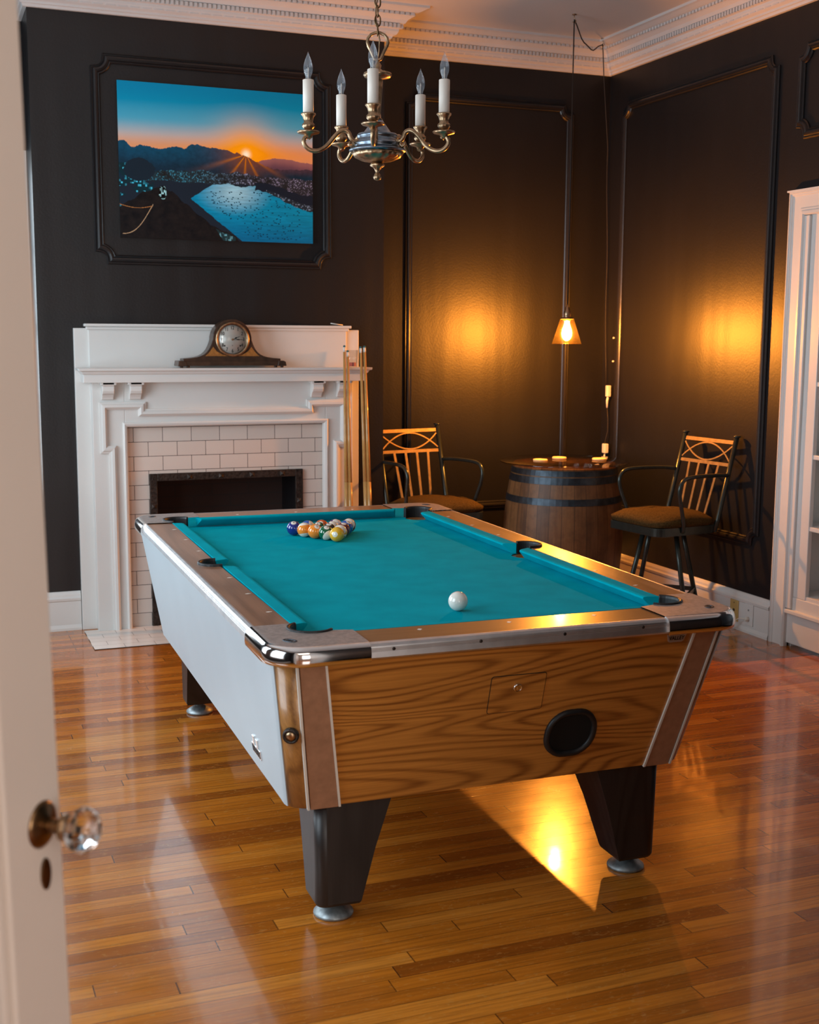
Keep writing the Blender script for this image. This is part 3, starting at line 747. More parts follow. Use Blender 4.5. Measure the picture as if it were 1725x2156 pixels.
# corner castings
def casting(su, sv):
    def outer(e):
        a = .653+e; b = 1.172+e; r = .075+e; P = [(a, .928)]
        P += [(a-r+r*math.cos(math.radians(9*i)), b-r+r*math.sin(math.radians(9*i))) for i in range(11)]
        return P + [(.423, b)]
    inner = [(.423, 1.046), (.470, 1.046)] + arc(PC, .060, 62, -62+0, 1)[:0]
    # pocket arc from the end-rail side round the outside to the side rail
    inner += arc(PC, .0615, 148, -62, 18)[0:]
    inner = [(.423, 1.046)] + [p for p in arc(PC, .0615, 135, -55, 20)] + [(.5535, .928)]
    m3 = lambda x, y, z: Vector((su*x, sv*y, z))
    mb = MB(); top = outer(0) + inner
    mb.add([m3(x, y, .8055) for x, y in top], [tuple(range(len(top)))])
    Ls = [[m3(x, y, z) for x, y in outer(e)] for e, z in ((0, .8055), (.008, .8052), (.017, .8015), (.0235, .793), (.0262, .782), (.0266, .768), (.025, .758), (.0, .756))]
    mb.loops(Ls, close=False, cap=False, smooth=True)
    mb.loops([[m3(x, y, z) for x, y in inner] for z in (.8055, .757)], close=False, cap=False)
    # end caps
    for idx in (0, -1):
        o = [Ls[k][idx] for k in range(len(Ls))]; mb.add(o, [tuple(range(len(o)))])
    o = mb.build('corner_casting', [M['chrome'], M['casting']], pt)
    for p in o.data.polygons:
        if p.normal.z > .93 or p.normal.z < -.93: 
            if abs(p.center.z - .8055) < .0002: p.material_index = 1
    # oval emblem on the top
    ang = math.atan2(sv*1.085, su*.60)
    e = MB(); c = Vector((su*.606, sv*1.108, .8056)); ax = Vector((su*.6, -sv*.8, 0)); bx = Vector((su*.8, sv*.6, 0))
    ring = lambda ra, rb, z: [c + ax*ra*math.cos(2*PI*i/28) + bx*rb*math.sin(2*PI*i/28) + Vector((0, 0, z)) for i in range(28)]
    e.loops([ring(.021, .0135, 0), ring(.0205, .013, .0012), ring(.0165, .0095, .0012), ring(.016, .009, 0)], cap=False)
    for k in (-.008, 0, .008): e.bar(c + ax*k + bx*.006 + Vector((0,0,.0004)), c + ax*(k*.6) - bx*.006 + Vector((0,0,.0004)), .0028, .0014)
    e.build('emblem', M['hoop'], o)
    return o
for su in (-1, 1):
    for sv in (-1, 1): casting(su, sv)
# pockets: rubber liner ring and dark well
def pocket(c, r, t0, t1, su, sv):
    mb = MB(); m3 = lambda x, y, z: Vector((su*x, sv*y, z)); A = lambda rr: arc(c, rr, t0, t1, 20)
    prof = [(r+.001, .802), (r+.001, .809), (r-.003, .8105), (r-.008, .809), (r-.010, .802), (r-.011, .73), (r+.001, .73)]
    Lp = []
    for i in range(21):
        t = math.radians(t0 + (t1-t0)*i/20); Lp.append([m3(c[0]+rr*math.cos(t), c[1]+rr*math.sin(t), z) for rr, z in prof])
    o = mb.loops(Lp, smooth=False).build('pocket', M['blackrub'], pt, bevel=.0015)
    w = MB(); w.loops([[m3(x, y, z) for x, y in arc(c, rr, 0, 345, 23)] for rr, z in ((r-.0105, .764), (r-.0105, .66))], cap=False)
    w.add([m3(x, y, .66) for x, y in arc(c, r-.0105, 0, 345, 23)], [tuple(range(24))])
    w.build('pocket_well', M['black'], o)
for su in (-1, 1):
    for sv in (-1, 1): pocket(PC, .0625, 140, -62, su, sv)
    pocket(SC, .0595, 100, -100, su, 1)
# legs
def leg(su, sv):
    fx, fy = su*.4514, sv*.96; Lp = []
    for z, oo, ii in ((.055, .062, .060), (.20, .064, .098), (.336, .066, .142)):
        x0, x1 = fx + su*oo, fx - su*ii*1.0; y0, y1 = fy + sv*(oo+.002), fy - sv*ii*.9
        r = .028; P = []
        # rounded outer corner
        for i in range(11):
            t = math.radians(9*i); P.append(Vector((x0 - su*r + su*r*math.cos(t), y0 - sv*r + sv*r*math.sin(t), z)))
        P += [Vector((x1, y0, z)), Vector((x1, y1, z)), Vector((x0, y1, z))]
        Lp.append(P)
    Lp = [[p.copy() for p in Lp[0]]] + Lp
    for p in Lp[0]: p.z = .047; p.x = fx + (p.x-fx)*.93; p.y = fy + (p.y-fy)*.93
    mb_ = MB().loops(Lp); mb_.sm = [len(f) == 4 and (k_ % 14) < 10 for k_, f in enumerate(mb_.f)]
    o = mb_.build('leg', M['blackleg'], pt)
    MB().lathe([(.052, 0), (.055, .004), (.054, .009), (.040, .019), (.022, .028), (.016, .032), (.016, .05)], (fx, fy, 0), 28).build('leveler_foot', M['footmetal'], o)
for su in (-1, 1):
    for sv in (-1, 1): leg(su, sv)
# fittings on the near end
E = endmap(-1)
P = [(.012*math.cos(t)*0, 0) for t in ()]
def rr2(x0, x1, z0, z1, r, n=5):
    P = []
    for cx_, cz_, t0 in ((x1-r, z1-r, 0), (x0+r, z1-r, 90), (x0+r, z0+r, 180), (x1-r, z0+r, 270)):
        P += [(cx_+r*math.cos(math.radians(t0+90*i/n)), cz_+r*math.sin(math.radians(t0+90*i/n))) for i in range(n+1)]
    return P
cd = MB().prism(rr2(-.068, .090, .563, .670, .006), E, .001, .0048).build('coin_door', M['front'], pt)
sweep(rr2(-.068, .090, .563, .670, .006)[::-1], [(0, 0), (0, .0042), (.0018, .0042), (.0018, 0)], E, closed=True).build('door_gap', M['ink'], cd)
c = E(.010, .634, .004); nn = (E(0, .6, 1)-E(0, .6, 0)).normalized(); Mz = nn.to_track_quat('Z', 'Y').to_matrix().to_4x4()
MB().lathe([(.0125, 0), (.0125, .004), (.010, .006), (.0095, .0045), (.0, .0045)][:4] + [(.004, .0075), (.001, .0076)], c, 24, Mz).build('door_lock', M['chrome'], cd)
hp = [(x*1.0, z) for x, z in rr2(.128, .262, .415, .535, .055, 9)]
hole = sweep(hp[::-1], [(-.004, 0), (-.004, .008), (.003, .014), (.011, .011), (.014, -.001)], E, closed=True).build('ball_return_ring', M['blackrub'], pt)
for p in hole.data.polygons: p.use_smooth = True
MB().prism([(.195+(x-.195)*1.0, .475+(z-.475)*1.0) for x, z in hp], E, .0005, .0045).build('return_opening', M['black'], hole)  # flat black disc painted for the shade inside; the panel has no hole
# maker's badge
bd = MB().prism([(.442, .752), (.505, .752), (.498, .729), (.492, .726), (.455, .726), (.449, .729)], E, .0, .0055).build('name_badge', M['greyscreen'], pt, bevel=.001)
vs_, fs_ = text_mesh('VALLEY', .0165, .0006)
t_ = MB(); t_.add([E(.4735 + v.x*.86, .7385 + v.y + v.x*0, .0062 + v.z) for v in vs_], fs_); t_.build('badge_lettering', M['ink'], bd)
for u in (.449, .498): MB().lathe([(.002, 0), (.0015, .001)], E(u, .7475, .0055), 10, Mz).build('rivet', M['chrome'], bd)
# ball lock on the rounded corner
c = Vector((-.603, -1.098, .558)); q = Vector((-.45, -.87, -.2)).normalized().to_track_quat('Z', 'Y').to_matrix().to_4x4()
kl = MB().lathe([(.021, -.006), (.021, .004), (.018, .0065), (.0145, .0065), (.0135, .003)], c, 28, q).build('corner_lock', M['ironframe'], pt)
MB().lathe([(.0135, .002), (.0135, .0055), (.003, .0065)], c, 20, q).build('lock_barrel', M['brass'], kl)
# crown-shaped metal emblem on the long side
F = sidemap(-1)
em = MB().prism([(-.675, .385), (-.775, .385), (-.775, .412), (-.755, .412), (-.755, .438), (-.735, .438), (-.735, .412), (-.715, .412), (-.715, .438), (-.695, .438), (-.695, .412), (-.675, .412)], F, .001, .007).build('side_emblem', M['chrome'], pt, bevel=.001)
t_ = MB()
for k in range(5): t_.prism([(-.768+.019*k, .389), (-.768+.019*k+.012, .389), (-.768+.019*k+.012, .408), (-.768+.019*k, .408)], F, .006, .0078)
t_.build('emblem_relief', M['ink'], em)

# ------------------------------------------------------------------ balls
R_ = .028575
cols = {1: (.80,.42,.02), 2: (.01,.10,.42), 3: (.72,.12,.02), 4: (.010,.022,.20), 5: (.85,.25,.02), 6: (.005,.10,.035), 7: (.14,.015,.015), 8: (.008,.008,.008)}
names = {1: 'yellow', 2: 'bright blue', 3: 'red orange', 4: 'dark blue', 5: 'orange', 6: 'green', 7: 'maroon', 8: 'black', 9: 'yellow', 10: 'bright blue', 11: 'dark red', 12: 'purple', 13: 'orange', 14: 'green', 15: 'maroon'}
cols[11-8] = cols[3]
rt = Matrix.Translation((TX, TY, 0)) @ Matrix.Rotation(TA, 4, 'Z')
def sphere(r, n=48):
    mb = MB(); prof = [(r*math.sin(PI*i/n*1.0) if 0 < i < n else 1e-5, -r*math.cos(PI*i/n)) for i in range(n+1)]
    return mb.lathe(prof, n=n)
def make_ball(num, u, v, rot, label):
    c = rt @ Vector((u, v, ZB_ + R_ + .0002))
    o = thing('pool_ball', label, 'ball', tuple(c)); o['group'] = 'racked pool balls'; o.rotation_euler = rot
    k = num if num <= 8 else num - 8
    col = {12: (.06,.02,.16), 11: (.22,.015,.015)}.get(num, cols[k])
    sphere(R_).build('ball_body', ball_mat('ball_%d' % num, col, num > 8), o)
    vs, fs = text_mesh(str(num), .0125, .0002)
    mb = MB()
    for s in (1, -1):
        V = []
        for p in vs:
            q = Vector((1, s*p.x/R_, p.y/R_)); q.x = 1; q = q.normalized()*(R_*1.006); q.x *= s; V.append(q)
        mb.add(V, fs)
    mb.build('ball_number', M['ink'], o)
C0 = Vector((.006, .504)); e1_ = Vector((-.515, .857)).normalized()*.0574
e2_ = Vector((e1_.x*.5 + e1_.y*.866, -e1_.x*.866 + e1_.y*.5))
# front row from the near corner to the left corner, then rows behind
rows = [[1, 14, 5, 13, 4], [9, 8, 6, 10], [7, 11, 3], [2, 12], [15]]
D = math.radians
rots = {1: (0, D(-8), D(-125)), 14: (D(20), D(-58), D(-95)), 5: (0, D(-50), D(-80)), 13: (D(12), D(10), D(150)), 4: (0, D(-62), D(-110)), 9: (D(25), D(35), D(-60)), 8: (0, D(-75), D(-110)), 15: (D(62), D(10), D(-20)), 12: (D(55), 0, D(20)), 10: (D(70), D(20), D(50)), 11: (D(40), 0, D(35))}
where = {1: 'solid yellow ball at the nearest corner of the rack', 14: 'green striped ball showing a large white cap, beside the solid yellow ball', 5: 'solid orange ball in the middle of the front row of the rack',
         13: 'orange striped ball between the dark blue and solid orange balls', 4: 'dark blue ball at the left corner of the rack', 9: 'yellow striped ball right behind the solid yellow ball', 8: 'solid black ball in the second row of the rack',
         6: 'solid green ball behind the solid orange ball', 10: 'bright blue striped ball in the second row beside the dark blue corner ball', 7: 'solid maroon ball in the middle of the right side of the rack', 11: 'dark red striped ball in the centre row between maroon and red orange balls',
         3: 'solid red orange ball in the back edge of the rack', 2: 'solid bright blue ball between the maroon ball and the maroon striped ball', 12: 'purple striped ball in the back edge next to the right corner', 15: 'maroon striped ball at the far right corner of the rack'}
for j, row in enumerate(rows):
    for i, num in enumerate(row):
        p = C0 + e1_*i + e2_*j
        make_ball(num, p.x, p.y, rots.get(num, (random.uniform(-1, 1), random.uniform(-1.3, -.6), random.uniform(-2.5, -1))), where[num])
c = rt @ Vector((-.0145, -.765, ZB_ + R_ + .0002))
tag(sphere(R_).build('cue_ball', ball_mat('cue_ball', (.80,.77,.70), False, True), loc=c), 'plain white cue ball alone on the near half of the teal cloth', 'ball')

# ------------------------------------------------------------------ barrel, glass, coasters
bx_, by_ = 3.43, 6.27
br = thing('wine_barrel', 'upright oak wine barrel with dark metal hoops in the room corner', 'barrel', (bx_, by_, 0))
HB = .838
def rad(z): t = (z-HB/2)/(HB/2); return .343 - .052*abs(t)**1.9
prof = [(.2, 0), (rad(0), 0)] + [(rad(HB*i/24), HB*i/24) for i in range(1, 25)] + [(rad(HB)-.022, HB), (rad(HB)-.026, HB-.03), (.02, HB-.03)]
MB().lathe(prof, n=60).build('barrel_staves', M['barrel'], br)
for z0, z1 in ((.785, .815), (.740, .778), (.625, .662), (.19, .225), (.06, .10), (.022, .055)):
    MB().loops([[Vector((r*math.cos(2*PI*i/60), r*math.sin(2*PI*i/60), z)) for i in range(60)] for r, z in ((rad(z0)-.002, z0), (rad(z0)+.0035, z0), (rad(z1)+.0035, z1), (rad(z1)-.002, z1))], cap=False, smooth=False).build('hoop', M['hoop'], br)
gt = MB().lathe([(.01, 0), (.366, 0), (.370, .002), (.370, .008), (.366, .010), (.01, .010)], n=72).build('glass_tabletop', M['tableglass'], loc=(bx_, by_, HB+.0005))
tag(gt, 'round smoked glass top lying on the oak barrel', 'tabletop')
GZ = HB + .0108
for k, (dx, dy, lb) in enumerate(((-.165, -.02, 'leftmost of three pale round coasters on the glass barrel top'), (.0, .06, 'middle one of three round coasters on the glass barrel top'), (.19, -.07, 'rightmost of three pale round coasters, near the white plug on the barrel'))):
    cs = MB().lathe([(.03, 0), (.040, .001), (.041, .004), (.041, .011), (.039, .013), (.034, .0125), (.01, .012)], n=36).build('coaster', M['cork'], loc=(bx_+dx, by_+dy, GZ))
    tag(cs, lb, 'coaster', 'coasters on the barrel top')

# ------------------------------------------------------------------ pendant lamp
lx, ly_ = 3.435, 6.285
pl = thing('pendant_lamp', 'lit pendant lamp with clear tapered glass shade hanging from a black cord above the barrel', 'lamp', (lx, ly_, 1.52))
def lathe_pl(name, prof, m, n=32, par=None): 
    return MB().lathe([(r, z-1.52) for r, z in prof], n=n, cap=name != 'shade_rim').build(name, m, par or pl)
zs0, zs1 = 1.512, 1.650
sh = MB(); rO = [(.036, zs1), (.080, zs0)]
sh.loops([[Vector((r*math.cos(2*PI*i/48), r*math.sin(2*PI*i/48), z-1.52)) for i in range(48)] for r, z in ((.012, zs1+.002), (.038, zs1), (.083, zs0), (.081, zs0))], cap=False, smooth=True)
sh.build('glass_shade', M['amber'], pl)
lathe_pl('shade_rim', [(.0815, zs0-.001), (.084, zs0-.001), (.084, zs0+.002), (.0815, zs0+.002)], M['amber'])
lathe_pl('socket', [(.012, 1.638), (.020, 1.640), (.021, 1.655), (.017, 1.660), (.021, 1.668), (.021, 1.690), (.014, 1.700), (.013, 1.712), (.006, 1.72), (.004, 1.735)], M['brass'])
lathe_pl('shade_fitter', [(.010, 1.662), (.030, 1.658), (.037, 1.652), (.037, 1.649), (.012, 1.650)], M['brass'])
lathe_pl('bulb', [(.006, 1.528), (.018, 1.536), (.027, 1.553), (.029, 1.572), (.026, 1.592), (.019, 1.610), (.015, 1.625), (.014, 1.642)], M['bulb'])
h2 = (3.862, 6.71)
pts = [Vector((0, 0, 1.73-1.52)), Vector((0, 0, 2.4-1.52)), Vector((0, 0, ZC-.035-1.52))]
n = 12
MB().tube(pts, .0035, 8).build('drop_cord', M['cord'], pl)
sw = []
for i in range(n+1):
    t = i/n; sw.append(Vector(((h2[0]-lx)*t, (h2[1]-ly_)*t, ZC-.03-1.52 - .085*math.sin(PI*t)**1 - .0*t + .006*math.sin(t*17))))
MB().tube(sw, .0035, 8).build('swag_cord', M['cord'], pl)
cz_ = [Vector((h2[0]-lx, h2[1]-ly_, ZC-.03-1.52)), Vector((h2[0]-lx+.03, h2[1]-ly_+.03, 3.1-1.52)), Vector((XR-.035-lx, YB-.05-ly_, 2.7-1.52))]
for i in range(1, 12):
    cz_.append(Vector((XR-.03-lx-.004*math.sin(i), YB-.04-ly_-.045*i/12*1.3, 2.7-1.52-1.45*i/11)))
MB().tube(cz_, .003, 8).build('wall_cord', M['cord'], pl)
for hx, hy in ((0, 0), (h2[0]-lx, h2[1]-ly_)):
    MB().lathe([(.012, ZC-1.52-.004), (.012, ZC-1.52), (.004, ZC-1.52+.0)][:2], (hx, hy, 0), 16).tube([Vector((hx, hy, ZC-1.52)), Vector((hx, hy, ZC-1.54)), Vector((hx+.012, hy, ZC-1.555)), Vector((hx, hy, ZC-1.568)), Vector((hx-.01, hy, ZC-1.56))], .0022, 6).build('ceiling_hook', M['brass'], pl)
# white connectors and plug of the cord by the corner
ex = thing('cord_connector', 'white plug adaptor joining the lamp cord low in the room corner', 'plug', (XR-.03, 6.80, 1.215))
MB().box(-.012, .012, -.016, .016, -.035, .035).build('adaptor_body', M['whiteplastic'], ex, bevel=.004)
MB().tube([(0, .0, -.035), (-.002, .006, -.06), (0, .008, -.105)], [.007, .008, .006], 10).build('plug_neck', M['whiteplastic'], ex)
MB().tube([(0, .008, -.105), (.003, .0, -.17), (.0, -.008, -.25), (-.006, .004, -.30), (-.01, .01, -.335)], .003, 8).build('lower_cord', M['cord'], ex)
p2 = thing('power_strip_end', 'white multi-outlet plug and cable dropping behind the barrel', 'plug', (XR-.04, 6.80, .855))
MB().box(-.014, .014, -.02, .02, -.03, .03).build('outlet_block', M['whiteplastic'], p2, bevel=.005)
MB().tube([(0, 0, -.03), (-.01, .004, -.08), (-.02, .01, -.14), (-.02, .01, -.3)], .0055, 8).build('white_cable', M['whiteplastic'], p2)
for k, (z, lb) in enumerate(((1.545, 'upper small white cable clip beside the corner moulding'), (1.40, 'lower small white cable clip beside the corner moulding'))):
    cl = MB().lathe([(.002, -.006), (.006, -.004), (.0075, 0), (.006, .004), (.002, .006)], n=14).build('cable_clip', M['whiteplastic'], loc=(XR-.0070, 6.79, z)); tag(cl, lb, 'clip', 'cable clips')

# ------------------------------------------------------------------ bar stools
def stool(name_label, loc, seat_rot, base_rot):
    s = thing('bar_stool', name_label, 'stool', loc, 0, 'counter stools by the barrel')
    Rz = Matrix.Rotation(seat_rot, 3, 'Z')
    def tr(p): return Rz @ Vector(p)
    def tube(name, pts, r, m=M['steeldark'], par=s, **k): return MB().tube([tr(p) for p in pts], r, **k).build(name, m, par)
    # local: forward is -Y
    hw = .195
    lean = lambda z: .185 + (z-.55)*.26
    # cushion
    mb = MB(); Lp = []
    for z, k in ((.572, .95), (.580, 1.0), (.600, 1.01), (.618, .97), (.632, .86), (.641, .66), (.645, .35)):
        P = []
        for i in range(40):
            t = 2*PI*i/40; c, q = math.cos(t), math.sin(t); e = .36 if z < .61 else .55
            P.append(tr((.222*k*math.copysign(abs(c)**e, c), -.01 + .212*k*math.copysign(abs(q)**e, q), z - (.012*abs(c*q) if z > .6 else 0))))
        Lp.append(P)
    mb.loops(Lp, smooth=True).build('seat_cushion', M['seatfab'], s)
    fr_ = MB(); P = [tr((x, y, 0)) for x, y in rr2(-.212, .212, -.215, .195, .05, 5)]
    fr_.loops([[p + Vector((0, 0, z)) for p in P] for z in (.528, .573)]).build('seat_frame', M['steeldark'], s, bevel=.004)
    for sx in (-1, 1):
        tube('back_post', [(sx*hw*1.04, .175, .535), (sx*hw*1.04, lean(.6), .60), (sx*hw*1.03, lean(1.03), 1.030)], .0135)
        c = tr((sx*hw*1.03, lean(1.035), 1.03)); MB().lathe([(.0135, -.002), (.019, 0), (.019, .005), (.012, .009), (.002, .010)], c, 18).build('post_cap', M['steeldark'], s)
        ax = sx*(hw*1.04+.012)
        a_ = [(sx*hw*1.04, lean(.83), .828), (ax+sx*.012, .17, .836), (ax+sx*.025, .02, .838), (ax+sx*.032, -.06, .832), (ax+sx*.034, -.095, .812), (ax+sx*.033, -.110, .775), (ax+sx*.030, -.100, .72), (ax+sx*.020, -.075, .65), (ax+sx*.010, -.055, .59), (ax, -.05, .545)]
        # smooth the arm
        Q = [Vector(a_[0])]
        for i in range(len(a_)-1):
            p0, p1, p2_, p3 = (Vector(a_[max(i-1, 0)]), Vector(a_[i]), Vector(a_[i+1]), Vector(a_[min(i+2, len(a_)-1)]))
            for k in (1, 2, 3): t = k/3; Q.append(.5*((2*p1) + (p2_-p0)*t + (2*p0-5*p1+4*p2_-p3)*t*t + (3*p1-p0-3*p2_+p3)*t**3))
        tube('armrest', Q, .0105, n=10)
    G = M['goldbar']
    def flat(name, pts, w=.016, th=.006, up=(0, 1, 0)):
        mb = MB(); P = [tr(p) for p in pts]; u = tr((0, 1, .26)).normalized() 
        Lp = []
        back = tr((0, .968, -.25)).normalized()
        for i, p in enumerate(P):
            t = (P[min(i+1, len(P)-1)] - P[max(i-1, 0)]).normalized(); a = t.cross(back).normalized()
            Lp.append([p + a*w/2 + back*th/2, p - a*w/2 + back*th/2, p - a*w/2 - back*th/2, p + a*w/2 - back*th/2])
        return mb.loops(Lp).build(name, G, s)
    flat('back_rail', [(-hw, lean(1.0), 1.0), (hw, lean(1.0), 1.0)], .020)
    flat('back_rail', [(-hw, lean(.882), .882), (hw, lean(.882), .882)], .018)
    for sg in (1, -1):
        pts = []
        for i in range(21):
            x = -hw*.96 + 2*hw*.96*i/20; q = (x/hw); zc = .941; A = .046
            z = zc + sg*(A*(1 - 2.05*q*q)) ; z = max(.892, min(.99, z)); pts.append((x, lean(z), z))
        flat('scroll_bar', pts, .0075)
    for i in range(4):
        x = -.115 + .23*i/3; flat('back_slat', [(x, lean(.882), .882), (x*.82, lean(.58), .58)], .015)
    # swivel base
    for k in range(4):
        a = base_rot + k*PI/2; u = Vector((math.cos(a), math.sin(a), 0))
        MB().tube([u*.12 + Vector((0, 0, .535)), u*.165 + Vector((0, 0, .36)), u*.262 + Vector((0, 0, .006))], .0135, 10).build('leg', M['steeldark'], s)
        b = base_rot + (k+1)*PI/2; v_ = Vector((math.cos(b), math.sin(b), 0)); r = .213
        MB().bar(u*r + Vector((0, 0, .19)), v_*r + Vector((0, 0, .19)), .012, .022).build('foot_rail', M['steeldark'], s)
    MB().lathe([(.02, .50), (.09, .505), (.09, .528), (.02, .53)], n=28).build('swivel_plate', M['steeldark'], s)
    return s
# forward direction f -> rotation: local -Y maps to f
def frot(fx, fy): return math.atan2(fy, fx) + PI/2
stool('dark metal armchair-style stool against the chimney side, left of the barrel', (2.705, 6.455, 0), frot(.16, -.987), .4)
stool('dark metal armchair-style stool by the right wall, right of the barrel', (3.685, 5.62, 0), frot(-.985, -.12), D(22)-D(21.5)+.0)

# ------------------------------------------------------------------ clock
ck = thing('mantel_clock', 'dark wood tambour mantel clock with round silvered dial on the fireplace shelf', 'clock', (1.545, 6.50, 1.379))
top = []
for i in range(0, 25):
    t = math.radians(-10 + 200*i/24); top.append((.105*math.cos(t), .147+.105*math.sin(t)))
right = [(.262, .047), (.222, .050), (.188, .055), (.168, .061), (.150, .070), (.136, .082), (.124, .098), (.115, .116), (.109, .132)]
prof = [(-.262, .022), (.262, .022)] + right + [p for p in top if p[1] > .142] + [(-x, z) for x, z in right[::-1]]
m3 = lambda a, b, h: Vector((a, -h, b))
def mk(name, m, poly, h0, h1, par=ck, bv=0): return MB().prism(poly, m3, h0, h1).build(name, m, par, bevel=bv)
mk('clock_case', M['darkwood'], prof, -.05, .035, bv=.003)
mk('clock_base', M['darkwood'], [(-.270, .010), (.270, .010), (.276, .022), (.268, .032), (-.268, .032), (-.276, .022)], -.055, .043, bv=.002)
for x in (-.268, .268):
    mk('base_block', M['darkwood'], [(x-.024, .008), (x+.024, .008), (x+.020, .030), (x+.008, .036), (x-.020, .036)], -.057, .047, bv=.003)
for x in (-.27, -.235, .235, .27):
    MB().lathe([(.007, 0), (.009, .004), (.008, .011)], (x, -.03, 0), 14).build('clock_foot', M['darkwood'], ck)
for s in (-1, 1):
    P = [(s*.018, .060), (s*.145, .060), (s*.125, .078), (s*.102, .108), (s*.084, .085), (s*.055, .069)]
    mk('veneer_inlay', M['inlay'], P if s > 0 else P[::-1], .034, .0362)
cx_c, cz_c = 0, .147
Mf = Matrix.Rotation(PI/2, 4, 'X')
bz = MB().lathe([(.078, .034), (.091, .036), (.090, .043), (.083, .047), (.079, .043)], (cx_c, 0, cz_c), 64, Mf, cap=False).build('bezel', M['brass'], ck)
dl = MB().lathe([(.001, .036), (.080, .036), (.080, .0375), (.001, .0375)], (cx_c, 0, cz_c), 64, Mf).build('dial', M['dial'], ck)
nm = MB()
for h in range(1, 13):
    a = PI/2 - h*PI/6; vs_, fs_ = text_mesh(str(h), .026, .0002)
    for ox in (-.0004, .0004): nm.add([Vector((cx_c + .060*math.cos(a) + v.x*.75 + ox, -.0380 - v.z - ox*.1, cz_c + .060*math.sin(a) + v.y)) for v in vs_], fs_)
for i in range(60):
    a = i*PI/30; u = Vector((math.cos(a), 0, math.sin(a))); nm.bar(Vector((0, -.0379, cz_c)) + u*.0735, Vector((0, -.0379, cz_c)) + u*.0765, .0008 if i % 5 else .0018, .0004, (0, 1, 0))
for x in (-.042, .042): nm.lathe([(.0045, .0376), (.0045, .0381)], (x, 0, cz_c-.033), 16, Mf)
nm.lathe([(.002, .0376), (.002, .0381)], (0, 0, cz_c-.032), 10, Mf)
nm.build('numerals', M['ink'], dl)
def hand(ang, ln, w, y):
    a = math.radians(ang); u = Vector((math.sin(a), 0, math.cos(a))); n_ = Vector((u.z, 0, -u.x)); mb = MB()
    c = Vector((0, -y, cz_c)); P = []
    for t, k in ((-.12, .4), (0, .5), (.25, .35), (.4, 1.5), (.52, 1.7), (.62, .5), (.75, .7), (1, .1)): P.append((t*ln, w*k))
    L1 = [c + u*t + n_*k for t, k in P] + [c + u*t - n_*k for t, k in P[::-1]]
    mb.loops([L1, [p + Vector((0, -.0006, 0)) for p in L1]]).build('clock_hand', M['ink'], dl)
hand(68, .045, .0022, .0388); hand(91, .066, .0018, .0396)
MB().lathe([(.005, .0376), (.005, .041), (.002, .042)], (0, 0, cz_c), 16, Mf).build('hand_hub', M['brass'], dl)
MB().lathe([(.081, .040), (.060, .0455), (.03, .048), (.001, .0488)], (0, 0, cz_c), 48, Mf).build('clock_crystal', M['glass'], ck)

# ------------------------------------------------------------------ mantel bits
cup = thing('clear_tumbler', 'clear plastic tumbler on the right end of the mantel shelf behind the cues', 'cup', (2.222, 6.51, 1.379))
MB().loops([[Vector((r*math.cos(2*PI*i/32), r*math.sin(2*PI*i/32), z)) for i in range(32)] for r, z in ((.001, .003), (.029, .003), (.034, .092), (.0355, .092), (.031, .0), (.001, 0))], cap=False, smooth=True).build('tumbler_wall', M['glass'], cup)
for k, (dx, dy, z, lb) in enumerate(((-.012, -.004, .0035, 'violet chalk cube at the left inside the clear tumbler'), (.013, .003, .0035, 'violet chalk cube at the right inside the clear tumbler'))):
    cb_ = MB().box(-.0105, .0105, -.0105, .0105, 0, .021).build('chalk_cube', M['chalk'], loc=(2.222+dx, 6.51+dy, 1.379+z), bevel=.0015); cb_.rotation_euler = (0, 0, .4*k+.2); tag(cb_, lb, 'chalk', 'chalk cubes in the tumbler')
sk = MB().tube([(-.035, 0, .012), (.035, .0, .003)], [.003, .0028], 8).build('thin_stick', M['ferrule'], loc=(2.155, 6.565, 1.6035)); tag(sk, 'thin pale stick lying on the cap of the fireplace panel', 'stick')
# cue sticks
def cue(xt, xb, yt, yb, length, label, tipcol='tip'):
    p0 = Vector((xb, yb, .012)); dz = math.sqrt(length**2 - (xt-xb)**2 - (yt-yb)**2)
    dirv = Vector((xt-xb, yt-yb, dz)).normalized(); q = dirv.to_track_quat('Z', 'Y')
    o = thing('cue_stick', label, 'cue stick', tuple(p0), group='cue sticks leaning on the fireplace'); o.rotation_mode = 'QUATERNION'; o.rotation_quaternion = q
    Ln = length
    MB().lathe([(.0145, .01), (.0145, .25), (.0125, .6), (.0115, .75)], n=20).build('cue_butt', M['maple'], o)
    MB().lathe([(.0115, .75), (.0095, 1.0), (.0072, Ln-.035)], n=20).build('cue_shaft', M['maple'], o)
    MB().lathe([(.012, 0), (.0147, .002), (.0147, .012)], n=20).build('butt_cap', M['blackrub'], o)
    MB().lathe([(.0072, Ln-.035), (.0070, Ln-.010)], n=20).build('ferrule', M['ferrule'], o)
    MB().lathe([(.0070, Ln-.010), (.0068, Ln-.003), (.003, Ln)], n=20).build('cue_tip', M[tipcol], o)
    return o
cue(2.147, 2.130, 6.410, 6.30, 1.49, 'leftmost of the four maple cue sticks leaning on the mantel')
cue(2.166, 2.150, 6.410, 6.28, 1.465, 'shorter maple cue stick just right of the leftmost cue')
cue(2.240, 2.253, 6.410, 6.29, 1.485, 'third cue stick from the left, leaning on the mantel shelf end')
cue(2.262, 2.267, 6.410, 6.27, 1.49, 'rightmost of the four maple cue sticks leaning on the mantel', 'tip')

